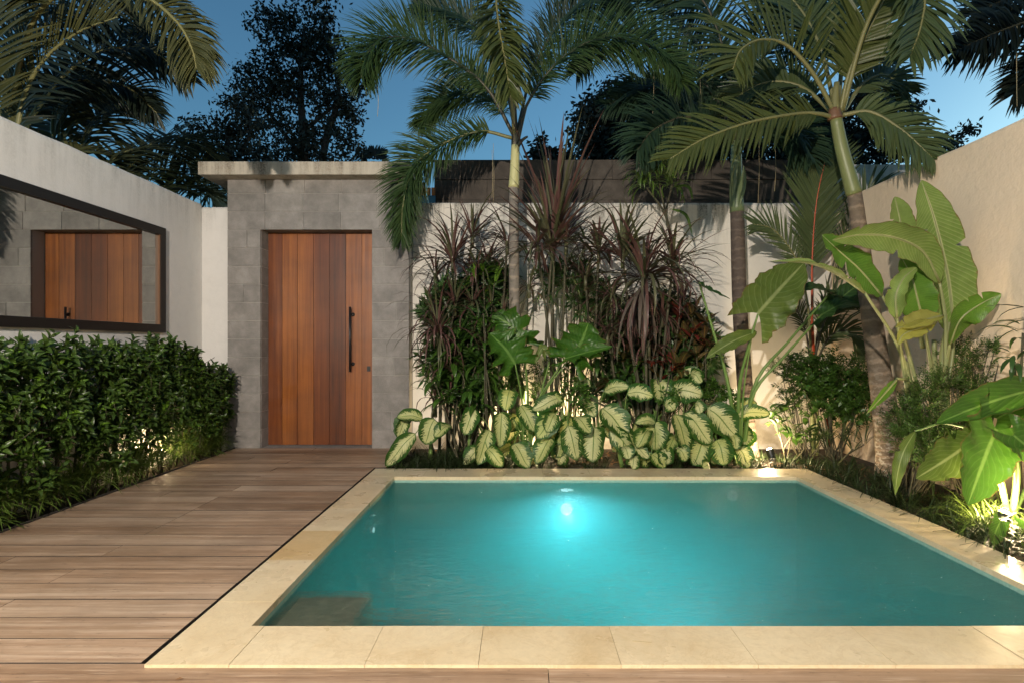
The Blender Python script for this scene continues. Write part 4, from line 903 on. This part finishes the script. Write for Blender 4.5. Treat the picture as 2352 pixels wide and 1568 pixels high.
# ---- variegated dieffenbachias
DG = 'variegated dieffenbachias along the back coping'
k4 = lambda x, y: (846.7+.27*x, 705.6+.27*y); k5 = lambda x, y: (1270.1+.27*x, 705.6+.27*y)
LV = []
for r_ in [(460, 950, 235, 935, 100), (330, 950, 245, 1110, 90), (400, 1070, 140, 1355, 125), (560, 950, 480, 1165, 150), (690, 1000, 555, 1100, 105), (905, 860, 810, 1085, 125), (1030, 1040, 925, 1340, 140), (1135, 890, 1115, 1195, 135),
           (1200, 700, 1160, 880, 125), (1010, 1200, 1145, 1350, 115), (1240, 1155, 1370, 1378, 145), (1550, 1100, 1420, 1330, 130), (1590, 900, 1430, 1115, 150), (1290, 830, 1420, 1060, 120), (1650, 765, 1385, 875, 120)]:
    LV.append((*k4(*r_[:2]), *k4(*r_[2:4]), r_[4]*.27))
for r_ in [(130, 1005, 205, 1300, 155), (345, 1015, 335, 1320, 190), (190, 925, 325, 1070, 130), (250, 745, 360, 935, 120), (420, 855, 640, 1095, 190), (480, 1035, 690, 1240, 140), (435, 715, 655, 680, 105), (630, 735, 855, 760, 125), (895, 615, 925, 805, 170),
           (1000, 715, 1280, 750, 165), (855, 965, 870, 1222, 190), (870, 985, 695, 985, 95), (800, 1045, 710, 1195, 125), (1040, 905, 1145, 1230, 200), (1125, 895, 1345, 1165, 165), (1310, 850, 1565, 1100, 200), (1530, 890, 1738, 812, 95), (1565, 925, 1855, 905, 110),
           (1275, 1115, 1190, 1355, 170), (1390, 1125, 1460, 1345, 160), (1560, 1175, 1685, 1388, 120), (1035, 1095, 965, 1225, 95), (685, 1255, 670, 1390, 100), (770, 1220, 805, 1390, 130), (840, 1245, 965, 1388, 115), (935, 1205, 970, 1345, 115), (1325, 1325, 1270, 1392, 90),
           (1520, 1075, 1560, 1210, 85), (1060, 580, 1270, 545, 65), (1170, 560, 1270, 640, 95), (950, 830, 1030, 880, 110), (200, 650, 325, 655, 65), (-20, 750, 100, 830, 80), (600, 1180, 650, 1290, 100), (1060, 1200, 1140, 1300, 100), (20, 900, -60, 1060, 110), (1210, 820, 1260, 900, 90)]:
    LV.append((*k5(*r_[:2]), *k5(*r_[2:4]), r_[4]*.27))
bases = [(985, 985, 1062), (1085, 950, 1065), (1200, 990, 1062), (1300, 960, 1062), (1370, 985, 1065), (1430, 1000, 1065), (1510, 940, 1062), (1560, 1010, 1062), (1640, 960, 1062), (1690, 1000, 1062)]
labs = ['variegated dieffenbachia at the left end, its lowest leaf hanging over the deck corner', 'variegated dieffenbachia with long hanging leaves left of the centre palm', 'variegated dieffenbachia right in front of the centre palm trunk', 'variegated dieffenbachia before the glowing patch of wall',
        'pale leaved dieffenbachia with two broad white leaves hanging side by side', 'variegated dieffenbachia with large slanting leaves left of the red croton', 'taller dieffenbachia raising its leaves below the red croton', 'small leaved dieffenbachia crouching low at the coping', 'dieffenbachia with the biggest dark edged leaves near the brown trunk', 'dieffenbachia at the right end beside the lit spotlight']
roots = []
for (bx_, ty, by), lab in zip(bases, labs):
    Y = uni(5.5, 5.65); o = thing('dieffenbachia', lab, 'plant', tuple(gnd(bx_, Y)), DG); top = P(bx_, ty, Y)
    mb = MB(); mb.tube(spline([gnd(bx_, Y), (gnd(bx_, Y)+top)/2+Vector((uni(-.03, .03), 0, 0)), top], 8), lambda t: .022-.006*t, 9); mb.build('stem', m_stem, o)
    roots.append((bx_, Y, top, o))
for q in range(46):
    x0 = uni(930, 1730); y0 = uni(930, 1030) if q % 3 else uni(1000, 1040); a_ = uni(-1.0, 1.0); l0 = uni(45, 75)
    LV.append((x0, y0, x0+l0*math.sin(a_), min(1072, y0+l0*math.cos(a_)), uni(22, 36)))
for li_, (x0, y0, x1, y1, w) in enumerate(LV):
    xm = (x0+x1)/2; br_ = min(roots, key=lambda r_: abs(r_[0]-x0)+(.0 if True else 0)); _, Yb, top, o = br_
    Y0 = Yb-uni(.02, .16)-max(0, (y0-900)/900)
    if li_ >= len(LV)-46: Y0 += uni(.12, .3)
    Y1 = Y0-uni(.03, .12); A, B = P(x0, y0, Y0), P(x1, y1, Y1)
    if y1 > y0+15:   # hanging: arch out a little
        M1 = A.lerp(B, .35)+Vector((0, -.035, .02)); M2 = A.lerp(B, .7)+Vector((0, -.02, .0))
    else: M1 = A.lerp(B, .35)+Vector((0, -.02, .03)); M2 = A.lerp(B, .7)+Vector((0, -.02, .02))
    if B.z < .02: B.z = .02
    if M2.z < .03: M2.z = .03
    mb = MB(); blade(mb, [A, M1, M2, B], w*Y0/F*.68, (uni(-.6, .6), -1, uni(0, .8)), 'ovate', 12, 3, uni(.15, .55), uni(.03, .12), 10)
    mb.tube(spline([top-Vector((0, 0, uni(.0, .12))), (top+A)/2+Vector((0, 0, .05)), A+Vector((0, .005, 0)), A.lerp(M1, .3)+Vector((0, .004, 0))], 8), lambda t: .006-.003*t, 6, 1)
    mb.build('leaf', [m_dief, m_stem], o)

# ---- elephant ears
def ear(par, pts, hw, mat, N=(0, -1, .3), lobe=.28, wave=.16, cup=.2, prof='heart', n=26, nw=6, wf=24, pet=None, pr_=.012, pmat=None, label=None):
    mb = MB(); blade(mb, PP(pts), hw, N, prof, n, nw, cup, wave, wf, lobe, tears=random.choice((0, 1, 1, 2)))
    if pet: mb.tube(spline(PP(pet), 14), lambda t: pr_*(1.25-.75*t), 8, 1)
    return mb.build('leaf', [mat, pmat or m_stem], par, label=label)
t = thing('elephant_ear', 'elephant ear with crinkled heart leaves left of the glowing wall patch', 'plant', tuple(gnd(1205, 5.65)), 'elephant ears')
ear(t, [(1183, 835, 5.35), (1160, 800, 5.38), (1125, 765, 5.45)], .26, m_alo, (.35, -1, .5), .3, .26, .35, pet=[(1203, 1040, 5.6), (1200, 930, 5.55), (1183, 833, 5.36)])
ear(t, [(1200, 790, 5.5), (1175, 750, 5.52), (1130, 722, 5.58)], .22, m_alo, (-.2, -1, .25), .3, .26, .35, pet=[(1208, 1040, 5.62), (1212, 900, 5.6), (1200, 792, 5.52)])
ear(t, [(1310, 822, 5.4), (1335, 785, 5.45), (1352, 742, 5.55)], .27, m_alo, (.1, -1, .45), .34, .26, .35, pet=[(1215, 1040, 5.6), (1240, 920, 5.5), (1308, 822, 5.42)])
ear(t, [(1300, 822, 5.38), (1350, 808, 5.32), (1408, 795, 5.3)], .10, m_alo, (0, -1, .9), .35, .26, .35, pet=[(1215, 1040, 5.6), (1225, 940, 5.5), (1298, 822, 5.4)])
ear(t, [(1255, 815, 5.4), (1245, 800, 5.4), (1228, 835, 5.38)], .05, m_aloB, (0, -1, .5), .2, .1, .4, pet=[(1215, 1040, 5.6), (1236, 930, 5.5), (1262, 830, 5.42)])
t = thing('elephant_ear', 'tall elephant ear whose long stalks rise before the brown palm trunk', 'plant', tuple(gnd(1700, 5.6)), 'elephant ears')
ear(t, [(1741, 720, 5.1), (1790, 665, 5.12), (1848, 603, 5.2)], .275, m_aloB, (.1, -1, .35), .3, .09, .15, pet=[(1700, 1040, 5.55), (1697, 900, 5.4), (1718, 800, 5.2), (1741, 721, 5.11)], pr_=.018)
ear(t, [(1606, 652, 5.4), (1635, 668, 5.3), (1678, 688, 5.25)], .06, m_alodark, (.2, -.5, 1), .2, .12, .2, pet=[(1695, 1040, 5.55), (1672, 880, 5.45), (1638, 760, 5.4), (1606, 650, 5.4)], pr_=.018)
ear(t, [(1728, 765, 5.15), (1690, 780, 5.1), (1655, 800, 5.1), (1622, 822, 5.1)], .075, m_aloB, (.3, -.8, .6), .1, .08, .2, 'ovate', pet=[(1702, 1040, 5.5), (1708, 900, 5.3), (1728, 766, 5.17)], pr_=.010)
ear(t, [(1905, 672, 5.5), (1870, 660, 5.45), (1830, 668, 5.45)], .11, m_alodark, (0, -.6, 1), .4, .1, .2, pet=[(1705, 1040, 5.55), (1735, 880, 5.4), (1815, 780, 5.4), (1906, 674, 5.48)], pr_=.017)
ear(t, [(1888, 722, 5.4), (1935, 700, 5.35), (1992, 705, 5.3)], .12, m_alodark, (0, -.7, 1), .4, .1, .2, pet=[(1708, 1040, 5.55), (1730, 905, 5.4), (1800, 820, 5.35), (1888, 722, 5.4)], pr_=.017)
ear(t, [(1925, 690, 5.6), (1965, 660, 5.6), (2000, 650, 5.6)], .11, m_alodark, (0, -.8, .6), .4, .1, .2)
t = thing('elephant_ear', 'large elephant ear in the right foreground leaning over the pool edge', 'plant', (3.25, 3.6, -.045), 'elephant ears')
hub = (2290, 1120, 3.62)
ear(t, [(2420, 885, 3.7), (2330, 905, 3.62), (2240, 935, 3.55), (2150, 972, 3.5)], .12, m_alo, (-.15, -.9, .8), .1, .06, .25, 'ovate', pet=[(2320, 1200, 3.65), (2400, 1020, 3.75), (2420, 885, 3.7)])
ear(t, [(2288, 985, 3.5), (2262, 1050, 3.38), (2222, 1160, 3.3)], .20, m_alo, (-.1, -1, .25), .42, .12, .2, pet=[(2320, 1200, 3.65), (2330, 1080, 3.6), (2288, 985, 3.51)])
ear(t, [(2242, 1005, 3.55), (2180, 1050, 3.5), (2103, 1098, 3.45)], .125, m_aloB, (.2, -1, .4), .12, .14, .2, 'ovate', pet=[(2320, 1200, 3.65), (2290, 1060, 3.6), (2242, 1005, 3.56)])
ear(t, [(2102, 990, 3.5), (2076, 1035, 3.45), (2062, 1085, 3.45), (2056, 1137, 3.45)], .042, m_aloB, (-.6, -1, 0), 0, .05, .3, 'lance', pet=[(2320, 1200, 3.65), (2262, 1020, 3.6), (2180, 972, 3.55), (2102, 989, 3.51)], pr_=.010)
ear(t, [(2330, 1000, 3.45), (2375, 1040, 3.4), (2430, 1110, 3.4)], .14, m_alo, (0, -1, .4), .4, .1, .2, pet=[(2325, 1200, 3.6), (2340, 1090, 3.5), (2330, 1000, 3.46)])
ear(t, [(2290, 960, 3.7), (2350, 930, 3.72), (2420, 925, 3.75)], .10, m_alo, (0, -1, .6), .3, .1, .2)
ear(t, [(2298, 1195, 3.3), (2285, 1225, 3.25), (2280, 1250, 3.2)], .06, m_alo, (0, -1, .4), .2, .06, .2, pet=[(2320, 1240, 3.4), (2310, 1200, 3.35), (2298, 1194, 3.31)], pr_=.006)
ear(t, [(2352, 1195, 3.3), (2370, 1230, 3.25), (2360, 1270, 3.2)], .07, m_alo, (0, -1, .4), .2, .06, .2, pet=[(2350, 1260, 3.4), (2355, 1210, 3.35), (2352, 1194, 3.31)], pr_=.006)

# ---- heliconia
t = thing('heliconia', 'tall heliconia with broad paddle leaves standing before the cream wall', 'plant', (3.30, 4.45, -.045))
mb = MB(); Yh = 4.42
mb.tube(spline(PP([(2170, 1100, Yh), (2170, 950, Yh), (2167, 830, Yh), (2180, 740, 4.4)]), 10), lambda t: .044-.018*t, 12); mb.build('stem', m_banst, t)
mb = MB(); mb.tube(spline(PP([(2120, 1080, 4.5), (2108, 930, 4.5), (2080, 830, 4.45)]), 10), lambda t: .030-.014*t, 10); mb.build('stem', m_banst, t)
mb = MB(); mb.tube(spline(PP([(2150, 1080, 4.6), (2150, 900, 4.6), (2145, 780, 4.55)]), 10), lambda t: .030-.014*t, 10); mb.build('stem', m_banst, t)
def hel(pts, hw, mat, N, pet=None, cup=.15, wave=.02, prof='banana', tw=0, n=44):
    mb = MB(); c = PP(pts); blade(mb, c, hw, N, prof, n, 5, cup, wave*1.6, 20, twist=tw, tears=random.randint(1, 3))
    mb.tube(spline(c, 12), lambda t: .009*(1-t)+.0015, 6, 1)
    if pet: mb.tube(spline(PP(pet), 12), lambda t: .018-.009*t, 8, 1)
    mb.build('leaf', [mat, m_banst], t)
hel([(2192, 770, 4.4), (2178, 640, 4.36), (2148, 510, 4.3), (2116, 414, 4.25)], .185, m_ban, (-.25, -1, .1), [(2175, 900, 4.42), (2187, 820, 4.42), (2192, 768, 4.4)], .12, .03)
hel([(2078, 560, 4.42), (2066, 500, 4.4), (2055, 452, 4.38)], .125, m_ban, (.2, -1, .1), [(2120, 800, 4.45), (2095, 660, 4.45), (2078, 558, 4.42)], .2)
hel([(2158, 650, 4.25), (2120, 578, 4.15), (2050, 545, 4.05), (1975, 540, 4.0), (1912, 552, 3.95)], .12, m_ban, (.15, -.9, -.45), [(2172, 860, 4.35), (2172, 740, 4.3), (2158, 648, 4.25)], .3, .04, 'ovate')
hel([(2025, 680, 4.2), (1975, 620, 4.15), (1925, 575, 4.1), (1888, 540, 4.05)], .135, m_banb, (.2, -1, .25), [(2110, 900, 4.45), (2070, 760, 4.35), (2025, 678, 4.2)], .15, .06)
hel([(1985, 672, 4.05), (1925, 632, 3.95), (1860, 606, 3.9), (1770, 600, 3.85)], .075, m_ban, (.5, -.35, 1), [(2105, 920, 4.45), (2060, 790, 4.3), (1985, 671, 4.06)], .4, .05, 'lance')
hel([(2122, 745, 4.3), (2108, 690, 4.28), (2095, 640, 4.28), (2070, 590, 4.3)], .14, m_banb, (-.2, -1, .2), [(2150, 900, 4.5), (2135, 820, 4.4), (2122, 743, 4.3)], .2, .03)
hel([(2060, 730, 4.15), (2058, 680, 4.1), (2075, 640, 4.1), (2105, 615, 4.15)], .075, m_ban, (-.7, -1, 0), [(2085, 900, 4.45), (2068, 800, 4.3), (2060, 728, 4.15)], .6, .05)
hel([(2182, 790, 4.25), (2205, 735, 4.15), (2250, 700, 4.1), (2300, 675, 4.05)], .115, m_banb, (.3, -1, .25), [(2172, 900, 4.4), (2175, 840, 4.35), (2182, 788, 4.25)], .2, .02)
hel([(2165, 725, 4.2), (2125, 735, 4.12), (2085, 750, 4.05), (2056, 752, 4.0)], .085, m_bany, (0, -.8, .9), None, .5, .04, 'lance')
hel([(2150, 740, 4.15), (2115, 752, 4.08), (2075, 768, 4.02), (2062, 792, 4.0)], .06, m_bany, (0, -1, .2), None, .2, .04, 'lance')
hel([(2060, 870, 4.3), (2030, 905, 4.2), (1990, 950, 4.1)], .035, m_banb, (0, -1, .5), [(2105, 960, 4.5), (2090, 880, 4.4), (2060, 868, 4.3)], .3, .03, 'lance')

# ---- lady palm leaves at the right edge
t = thing('lady_palm', 'lady palm pushing fan leaves in from the right edge above the elephant ear', 'palm', (3.40, 3.75, -.045))
for (x, y, Y, n, L) in ((2350, 765, 3.75, 15, .30), (2385, 720, 3.8, 12, .28), (2330, 830, 3.8, 12, .26)):
    c = P(x, y, Y); stemto(t, Vector((3.42, 3.85, -.045)), c, .010); rosette(t, c, n, L, .016, m_rhap if n != 15 else m_ging, (-.7, .9), (.3, 1.0), prof='lance')

# ---- fine leaved shrubs
def shrub(label, base, blobs, mat, leafL, dens, name='shrub', cat='shrub', asp=.3, stems=6, dmat=None, clump=.05, nper=22, grp=None, z0=.0):
    t = thing(name, label, cat, tuple(base), grp); mb = MB(); st = MB()
    for (x, y, Y, rx, ry) in blobs:
        c = P(x, y, Y); s = Y/F; n = int(dens*rx*ry/300)
        for i in range(n):
            while True:
                q = Vector((uni(-1, 1), uni(-1, 1), uni(-1, 1)))
                if q.length < 1: break
            q = q*uni(.7, 1.35); cc = c+Vector((q.x*rx*s, q.y*min(rx, ry)*s*.9, q.z*ry*s))
            ax = (q+Vector((0, 0, .7))+Vector((uni(-.5, .5), uni(-.5, .5), 0))).normalized()
            for j in range(nper):
                u = j/nper; p = cc+ax*(u*clump*2)
                d = Quaternion(ax, j*2.4+uni(-.3, .3)) @ (ax.orthogonal().normalized()+ax*.6); d.normalize(); d = (d+Vector((0, 0, uni(-.3, .1)))).normalized()
                sd = d.cross(ax)
                if sd.length < .05: continue
                sd.normalize(); l = leafL*uni(.6, 1.2); mb.quadleaf(p, d, sd, l, l*asp*.5)
            if i % 3 == 0: st.tube([cc-ax*.02, cc+ax*(clump*2)], .0015, 3)
        for k in range(stems):
            e = c+Vector((uni(-.7, .7)*rx*s, uni(-.5, .5)*rx*s*.6, uni(-.3, .6)*ry*s)); b_ = Vector(base)+Vector((uni(-.06, .06), uni(-.05, .05), 0))
            st.tube(spline([b_, (b_+e)/2+Vector((uni(-.04, .04), uni(-.04, .04), 0)), e], 7), lambda t: .007-.004*t, 5)
    mb.build('foliage', mat, t, kind='stuff'); st.build('stem', m_dstem, t)
    return t
shrub('dense small leaved dark shrub in front of the red stemmed palm', gnd(1915, 5.7), [(1860, 860, 5.7, 60, 45), (1920, 870, 5.7, 65, 50), (1960, 920, 5.65, 45, 50), (1900, 920, 5.7, 60, 45)], m_small, .045, 22, asp=.5, clump=.035, nper=12)
shrub('feathery shrub sprays left of the dark shrub and above the lit spotlight', gnd(1850, 5.8), [(1815, 845, 5.75, 42, 24), (1820, 915, 5.8, 30, 22), (1790, 950, 5.75, 32, 16), (1870, 1000, 5.7, 50, 16)], m_fern, .022, 34, 'fern_shrub', 'shrub', .35, 4, clump=.03, nper=20)
shrub('feathery shrub beside the heliconia stem under the cream wall', (3.25, 4.15, -.045), [(2215, 810, 4.5, 40, 24), (2260, 850, 4.4, 50, 30), (2170, 880, 4.3, 40, 26), (2120, 920, 4.3, 36, 34), (2300, 800, 4.3, 40, 20), (2240, 900, 4.3, 50, 24)], m_fern, .030, 22, 'fern_shrub', 'shrub', .3, 7, clump=.045, nper=18)
shrub('lower feathery shrub between the leaning trunk and the big elephant ear', (3.0, 4.35, -.045), [(2110, 1000, 4.2, 55, 45), (2160, 1040, 4.1, 55, 40), (2090, 960, 4.4, 40, 40), (2200, 990, 4.1, 40, 40)], m_fern, .030, 24, 'fern_shrub', 'shrub', .3, 7, clump=.045, nper=18)
shrub('fine leaved shrub lit from behind left of the centre trunk', gnd(1130, 5.8), [(1120, 890, 5.75, 40, 22), (1170, 880, 5.7, 40, 26), (1030, 885, 5.8, 45, 22), (1190, 850, 5.75, 26, 20), (1080, 940, 5.8, 40, 25)], m_fern, .022, 36, 'fern_shrub', 'shrub', .35, 5, clump=.03, nper=20)
shrub('sparse shrub with round little leaves before the bright glowing wall', gnd(1270, 5.9), [(1250, 850, 5.85, 40, 20), (1290, 830, 5.9, 30, 30), (1235, 900, 5.9, 30, 26), (1310, 870, 5.85, 20, 25)], m_small, .032, 10, asp=.75, clump=.03, nper=9, stems=8)
shrub('little leafy shrub between the dieffenbachias and the tall elephant ear', gnd(1650, 5.7), [(1640, 900, 5.6, 28, 16), (1665, 915, 5.6, 28, 16), (1560, 915, 5.5, 50, 14), (1325, 905, 5.4, 24, 30), (1650, 985, 5.6, 26, 20)], m_ging, .06, 16, asp=.45, clump=.035, nper=9)
fanp('broad leaved low plant half lit around the spotlight by the brown trunk', gnd(1810, 5.7), [(1790, 985, 5.5), (1820, 1000, 5.5), (1770, 960, 5.65), (1850, 990, 5.6), (1800, 940, 5.7)], m_ging, .17, .030, (-.4, 1.2), 8, 'ginger_plant', 'plant', 'ovate', (.2, .9))
fanp('thin grassy shoots between the red stems and the leaning trunk', gnd(1930, 5.6), [(1900, 1020, 5.6), (1935, 1010, 5.6), (1960, 1030, 5.5), (1985, 1020, 5.5), (1870, 1030, 5.7)], m_lip, .28, .007, (.5, 1.5), 14, 'reed_plant', 'plant', 'strap', (.1, .7))

shrub('dark leafy bush massed behind the low cordyline at the left of the back bed', gnd(1080, 6.2), [(1060, 720, 6.15, 70, 60), (1110, 780, 6.1, 55, 70), (1050, 830, 6.1, 60, 50), (1090, 900, 6.0, 60, 40), (1120, 650, 6.2, 35, 40)], m_rhap, .15, 15, 'bush', 'bush', .26, 14, clump=.05, nper=11)
shrub('dark leafy bush massed under the big sprawling cordyline', gnd(1480, 6.1), [(1440, 750, 6.1, 60, 50), (1520, 740, 6.05, 70, 50), (1580, 810, 5.9, 50, 50), (1480, 830, 6.0, 80, 40), (1450, 890, 5.9, 80, 36), (1560, 890, 5.8, 60, 30)], m_rhap, .14, 15, 'bush', 'bush', .28, 14, clump=.05, nper=11)
shrub('dark airy bush hanging between the centre trunk and the big cordyline', gnd(1310, 6.2), [(1300, 640, 6.2, 60, 30), (1350, 680, 6.15, 50, 30)], m_rhap, .14, 7, 'bush', 'bush', .22, 8, clump=.05, nper=10)

# ---- liriope edging, countless blades: one object
mb = MB()
def tuft(mb, c, n, L, w, el=(.5, 1.5), dr=(.8, 2.2), nseg=4):
    for i in range(n):
        a = uni(0, 6.283); h = Vector((math.cos(a), math.sin(a), 0))
        rleaf(mb, Vector(c)+h*uni(0, .04), h, uni(*el), L*uni(.6, 1.15), w, uni(*dr), nseg, 'strap', .25)
y = 2.35
while y < 5.4:
    for x in (2.74, 2.92, 3.10): tuft(mb, (x+uni(-.05, .05), y+uni(-.05, .05), -.045), 30, .27, .0045)
    y += .14
x = -1.1
while x < 2.95:
    for y in (5.37, 5.55, 5.8) if x > 2 or x < -.4 else (5.45, 5.8):
        tuft(mb, (x+uni(-.05, .05), y+uni(-.04, .04), -.045), 26, .20 if x > -.4 else .25, .0042)
    x += .13
for i in range(60): tuft(mb, (uni(-1.15, -.1), uni(5.3, 5.75), -.045), 30, .27, .0045)
mb.build('liriope_grass', m_grass, kind='stuff')
mb = MB()
for q in range(10):
    tuft(mb, (uni(2.85, 3.25), uni(3.35, 3.9), -.045), 24, .42, .0055, (.6, 1.5), (.9, 2.0), 6)
o = mb.build('tall_grass', m_spid, kind='stuff')

# fallen leaves on the soil
lt = MB()
for i in range(420):
    x, y = (uni(-1.1, 3.4), uni(5.3, 6.4)) if i % 3 else (uni(2.7, 3.5), uni(2.5, 5.5))
    a = uni(0, 6.283); d = Vector((math.cos(a), math.sin(a), uni(-.1, .3))).normalized(); lt.quadleaf(Vector((x, y, -.035)), d, Vector((-math.sin(a), math.cos(a), 0)), uni(.04, .1), uni(.008, .02))
lt.build('leaf_litter', m_litter, kind='stuff')

# ---- the hedge along the left wall
hg = thing('hedge', 'clipped leafy green hedge growing along the white wall below the mirror', 'hedge', (-3.38, 4.2, -.045))
def leafmesh(L, w, mat, fold):
    mb = MB(); blade(mb, [Vector((0, 0, 0)), Vector((0, L*.5, .012)), Vector((0, L, -.012))], w, (0, 0, 1), 'ovate', 5, 1, fold)
    me = mb.build('leaf', mat); m = me.data; bpy.data.objects.remove(me); return m, mb
vars_ = [leafmesh(.080, .015, m_hedge, .35), leafmesh(.066, .016, m_hedge, .2), leafmesh(.065, .012, m_hedgey, .4), leafmesh(.088, .016, m_hedge, .5)]
def htop(y):   # height of the hedge top along the wall
    return 1.11-.28*max(0, min(1.6, (y-4.8)/1.3))**1.3+.035*math.sin(y*5.3)+.03*math.sin(y*13)+.02*math.sin(y*29)
leaves = []
sm = MB()
for i in range(1450):
    y = 1.9+4.35*(rnd()**.85); x = uni(-3.56, -3.12); top = htop(y); low = .24
    z = low+(top-low)*rnd()**.62
    if rnd() < .55: x = -3.12+uni(-.05, .05)+.02*math.sin(y*7)
    if z < .42 and rnd() < .35: continue
    if y > 5.95: x = min(x, -3.22)
    x += uni(-.07, .10)*(.5+.5*math.sin(y*9+z*11)); z += uni(-.08, .13)*(z > top-.25); tip = Vector((x, y, z)); ax = Vector((uni(.0, 1.1) if x > -3.3 else uni(-.6, .6), uni(-.8, .5), uni(.3, 1.3))).normalized()
    q0 = ax.orthogonal().normalized(); m = random.randint(7, 12); yng = rnd() < .16
    for j in range(m):
        u = j/m; d = (Quaternion(ax, j*2.4+uni(-.3, .3)) @ q0)*(1.0-.35*u)+ax*(.25+.9*u)+Vector((0, 0, -.25+.25*u)); d.normalize()
        p = tip-ax*(.09*(1-u)); leaves.append((p, d, ax, (2 if yng and u > .5 else random.choice((0, 1, 3))), uni(.75, 1.2)))
    if i % 2 == 0: sm.tube([tip-ax*.12, tip], .0022, 4)
for i in range(60):
    y = 2+i*.072; b_ = Vector((uni(-3.50, -3.30), y, -.045)); tp_ = Vector((uni(-3.5, -3.2), y+uni(-.1, .1), uni(.7, 1.0)))
    sm.tube(spline([b_, (b_+tp_)/2+Vector((uni(-.04, .04), uni(-.05, .05), 0)), tp_], 7), lambda t: .011-.006*t, 6)
    for k in range(4):
        a_ = b_.lerp(tp_, uni(.35, .9)); e_2 = a_+Vector((uni(-.05, .2), uni(-.16, .16), uni(.1, .28))); e_2.x = min(e_2.x, -3.12); sm.tube([a_, (a_+e_2)/2, e_2], .004, 4)
sm.build('stem', m_dstem, hg)
vis = sorted([l for l in leaves if l[0].x > -3.22 and l[0].y > 3.2 and l[0].z > .2], key=lambda l: l[0].y-.6*l[0].x)
sel = vis[::max(1, len(vis)//700)][:290]; ids = set(id(l) for l in sel)
rest = MB()
for l in leaves:
    p, d, ax, v, s_ = l; p = Vector((min(p.x, -3.10), p.y, p.z))
    zx = (ax-d*ax.dot(d)); zx = zx.normalized() if zx.length > .01 else d.orthogonal().normalized(); xx = d.cross(zx)
    M = Matrix(((xx.x, d.x, zx.x), (xx.y, d.y, zx.y), (xx.z, d.z, zx.z))); me, src = vars_[v]
    if id(l) in ids:
        o = bpy.data.objects.new('leaf', me); C.objects.link(o); o.parent = hg; o.location = p-WL[hg.name]; o.rotation_euler = M.to_euler(); o.scale = (s_,)*3
    else:
        k = len(rest.v); rest.v += [p+M @ (q*s_) for q in src.v]; rest.uv += src.uv; rest.f += [tuple(k+i for i in f) for f in src.f]; rest.mi += [1 if v == 2 else 0]*len(src.f)
rest.build('foliage', [m_hedge, m_hedgey], hg, kind='stuff')

# spiky ground cover plants at the foot of the hedge
SG = 'spiky ground cover plants along the foot of the hedge'
protos = []
def spider(loc, s=1, label=None):
    t = thing('spider_plant', label or 'spiky little ground cover plant at the foot of the hedge by the deck edge', 'plant', tuple(loc), SG)
    mb = MB(); m2 = MB()
    for k in range(5):
        c = Vector(loc)+Vector((uni(-.06, .06), uni(-.08, .08), uni(.06, .20)*s)); m2.tube([Vector(loc), (Vector(loc)+c)/2+Vector((0, 0, .01)), c], .003, 4)
        for i in range(26):
            a = uni(0, 6.283); h = Vector((math.cos(a), math.sin(a), 0)); rleaf(mb, c, h, uni(-.3, 1.4), .165*s*uni(.7, 1.1), .0052, uni(.2, 1.0), 3, 'strap', .3)
    mb.build('foliage', m_spid, t); m2.build('stem', m_dstem, t); return t
y = 2.25
while y < 6.3:
    xx = -3.27+uni(-.03, .03)
    if y > 5.9: spider((xx, y, -.045), 1.25, 'last bushy spiky plant of the row, against the gateway stones' if y > 6.1 else None)
    else: spider((xx, y, -.045), uni(1.2, 1.55))
    if rnd() < .5: spider((-3.42, y+.07, -.045), 1.1)
    y += .17
# dark liriope tussock at the left end of the back bed is part of the grass; fallen leaf on the coping
fl = MB(); q = G(1478, 1482); fl.tube(spline([q+Vector((-.04, .01, .014)), q+Vector((0, .004, .014)), q+Vector((.03, -.004, .014))], 6), .0012, 5)
o = fl.build('dry_flower_stalk', m_fibre); tag(o, 'tiny pale dried flower stalk lying on the front coping', 'twig')
q = G(410, 1562)
fl = MB(); fl.quadleaf(q+Vector((-.012, 0, .004)), Vector((1, .2, .05)).normalized(), Vector((-.2, 1, 0)).normalized(), .028, .007)
o = fl.build('fallen_leaf', m_litter); tag(o, 'tiny dark fallen leaf on the front deck plank', 'leaf')
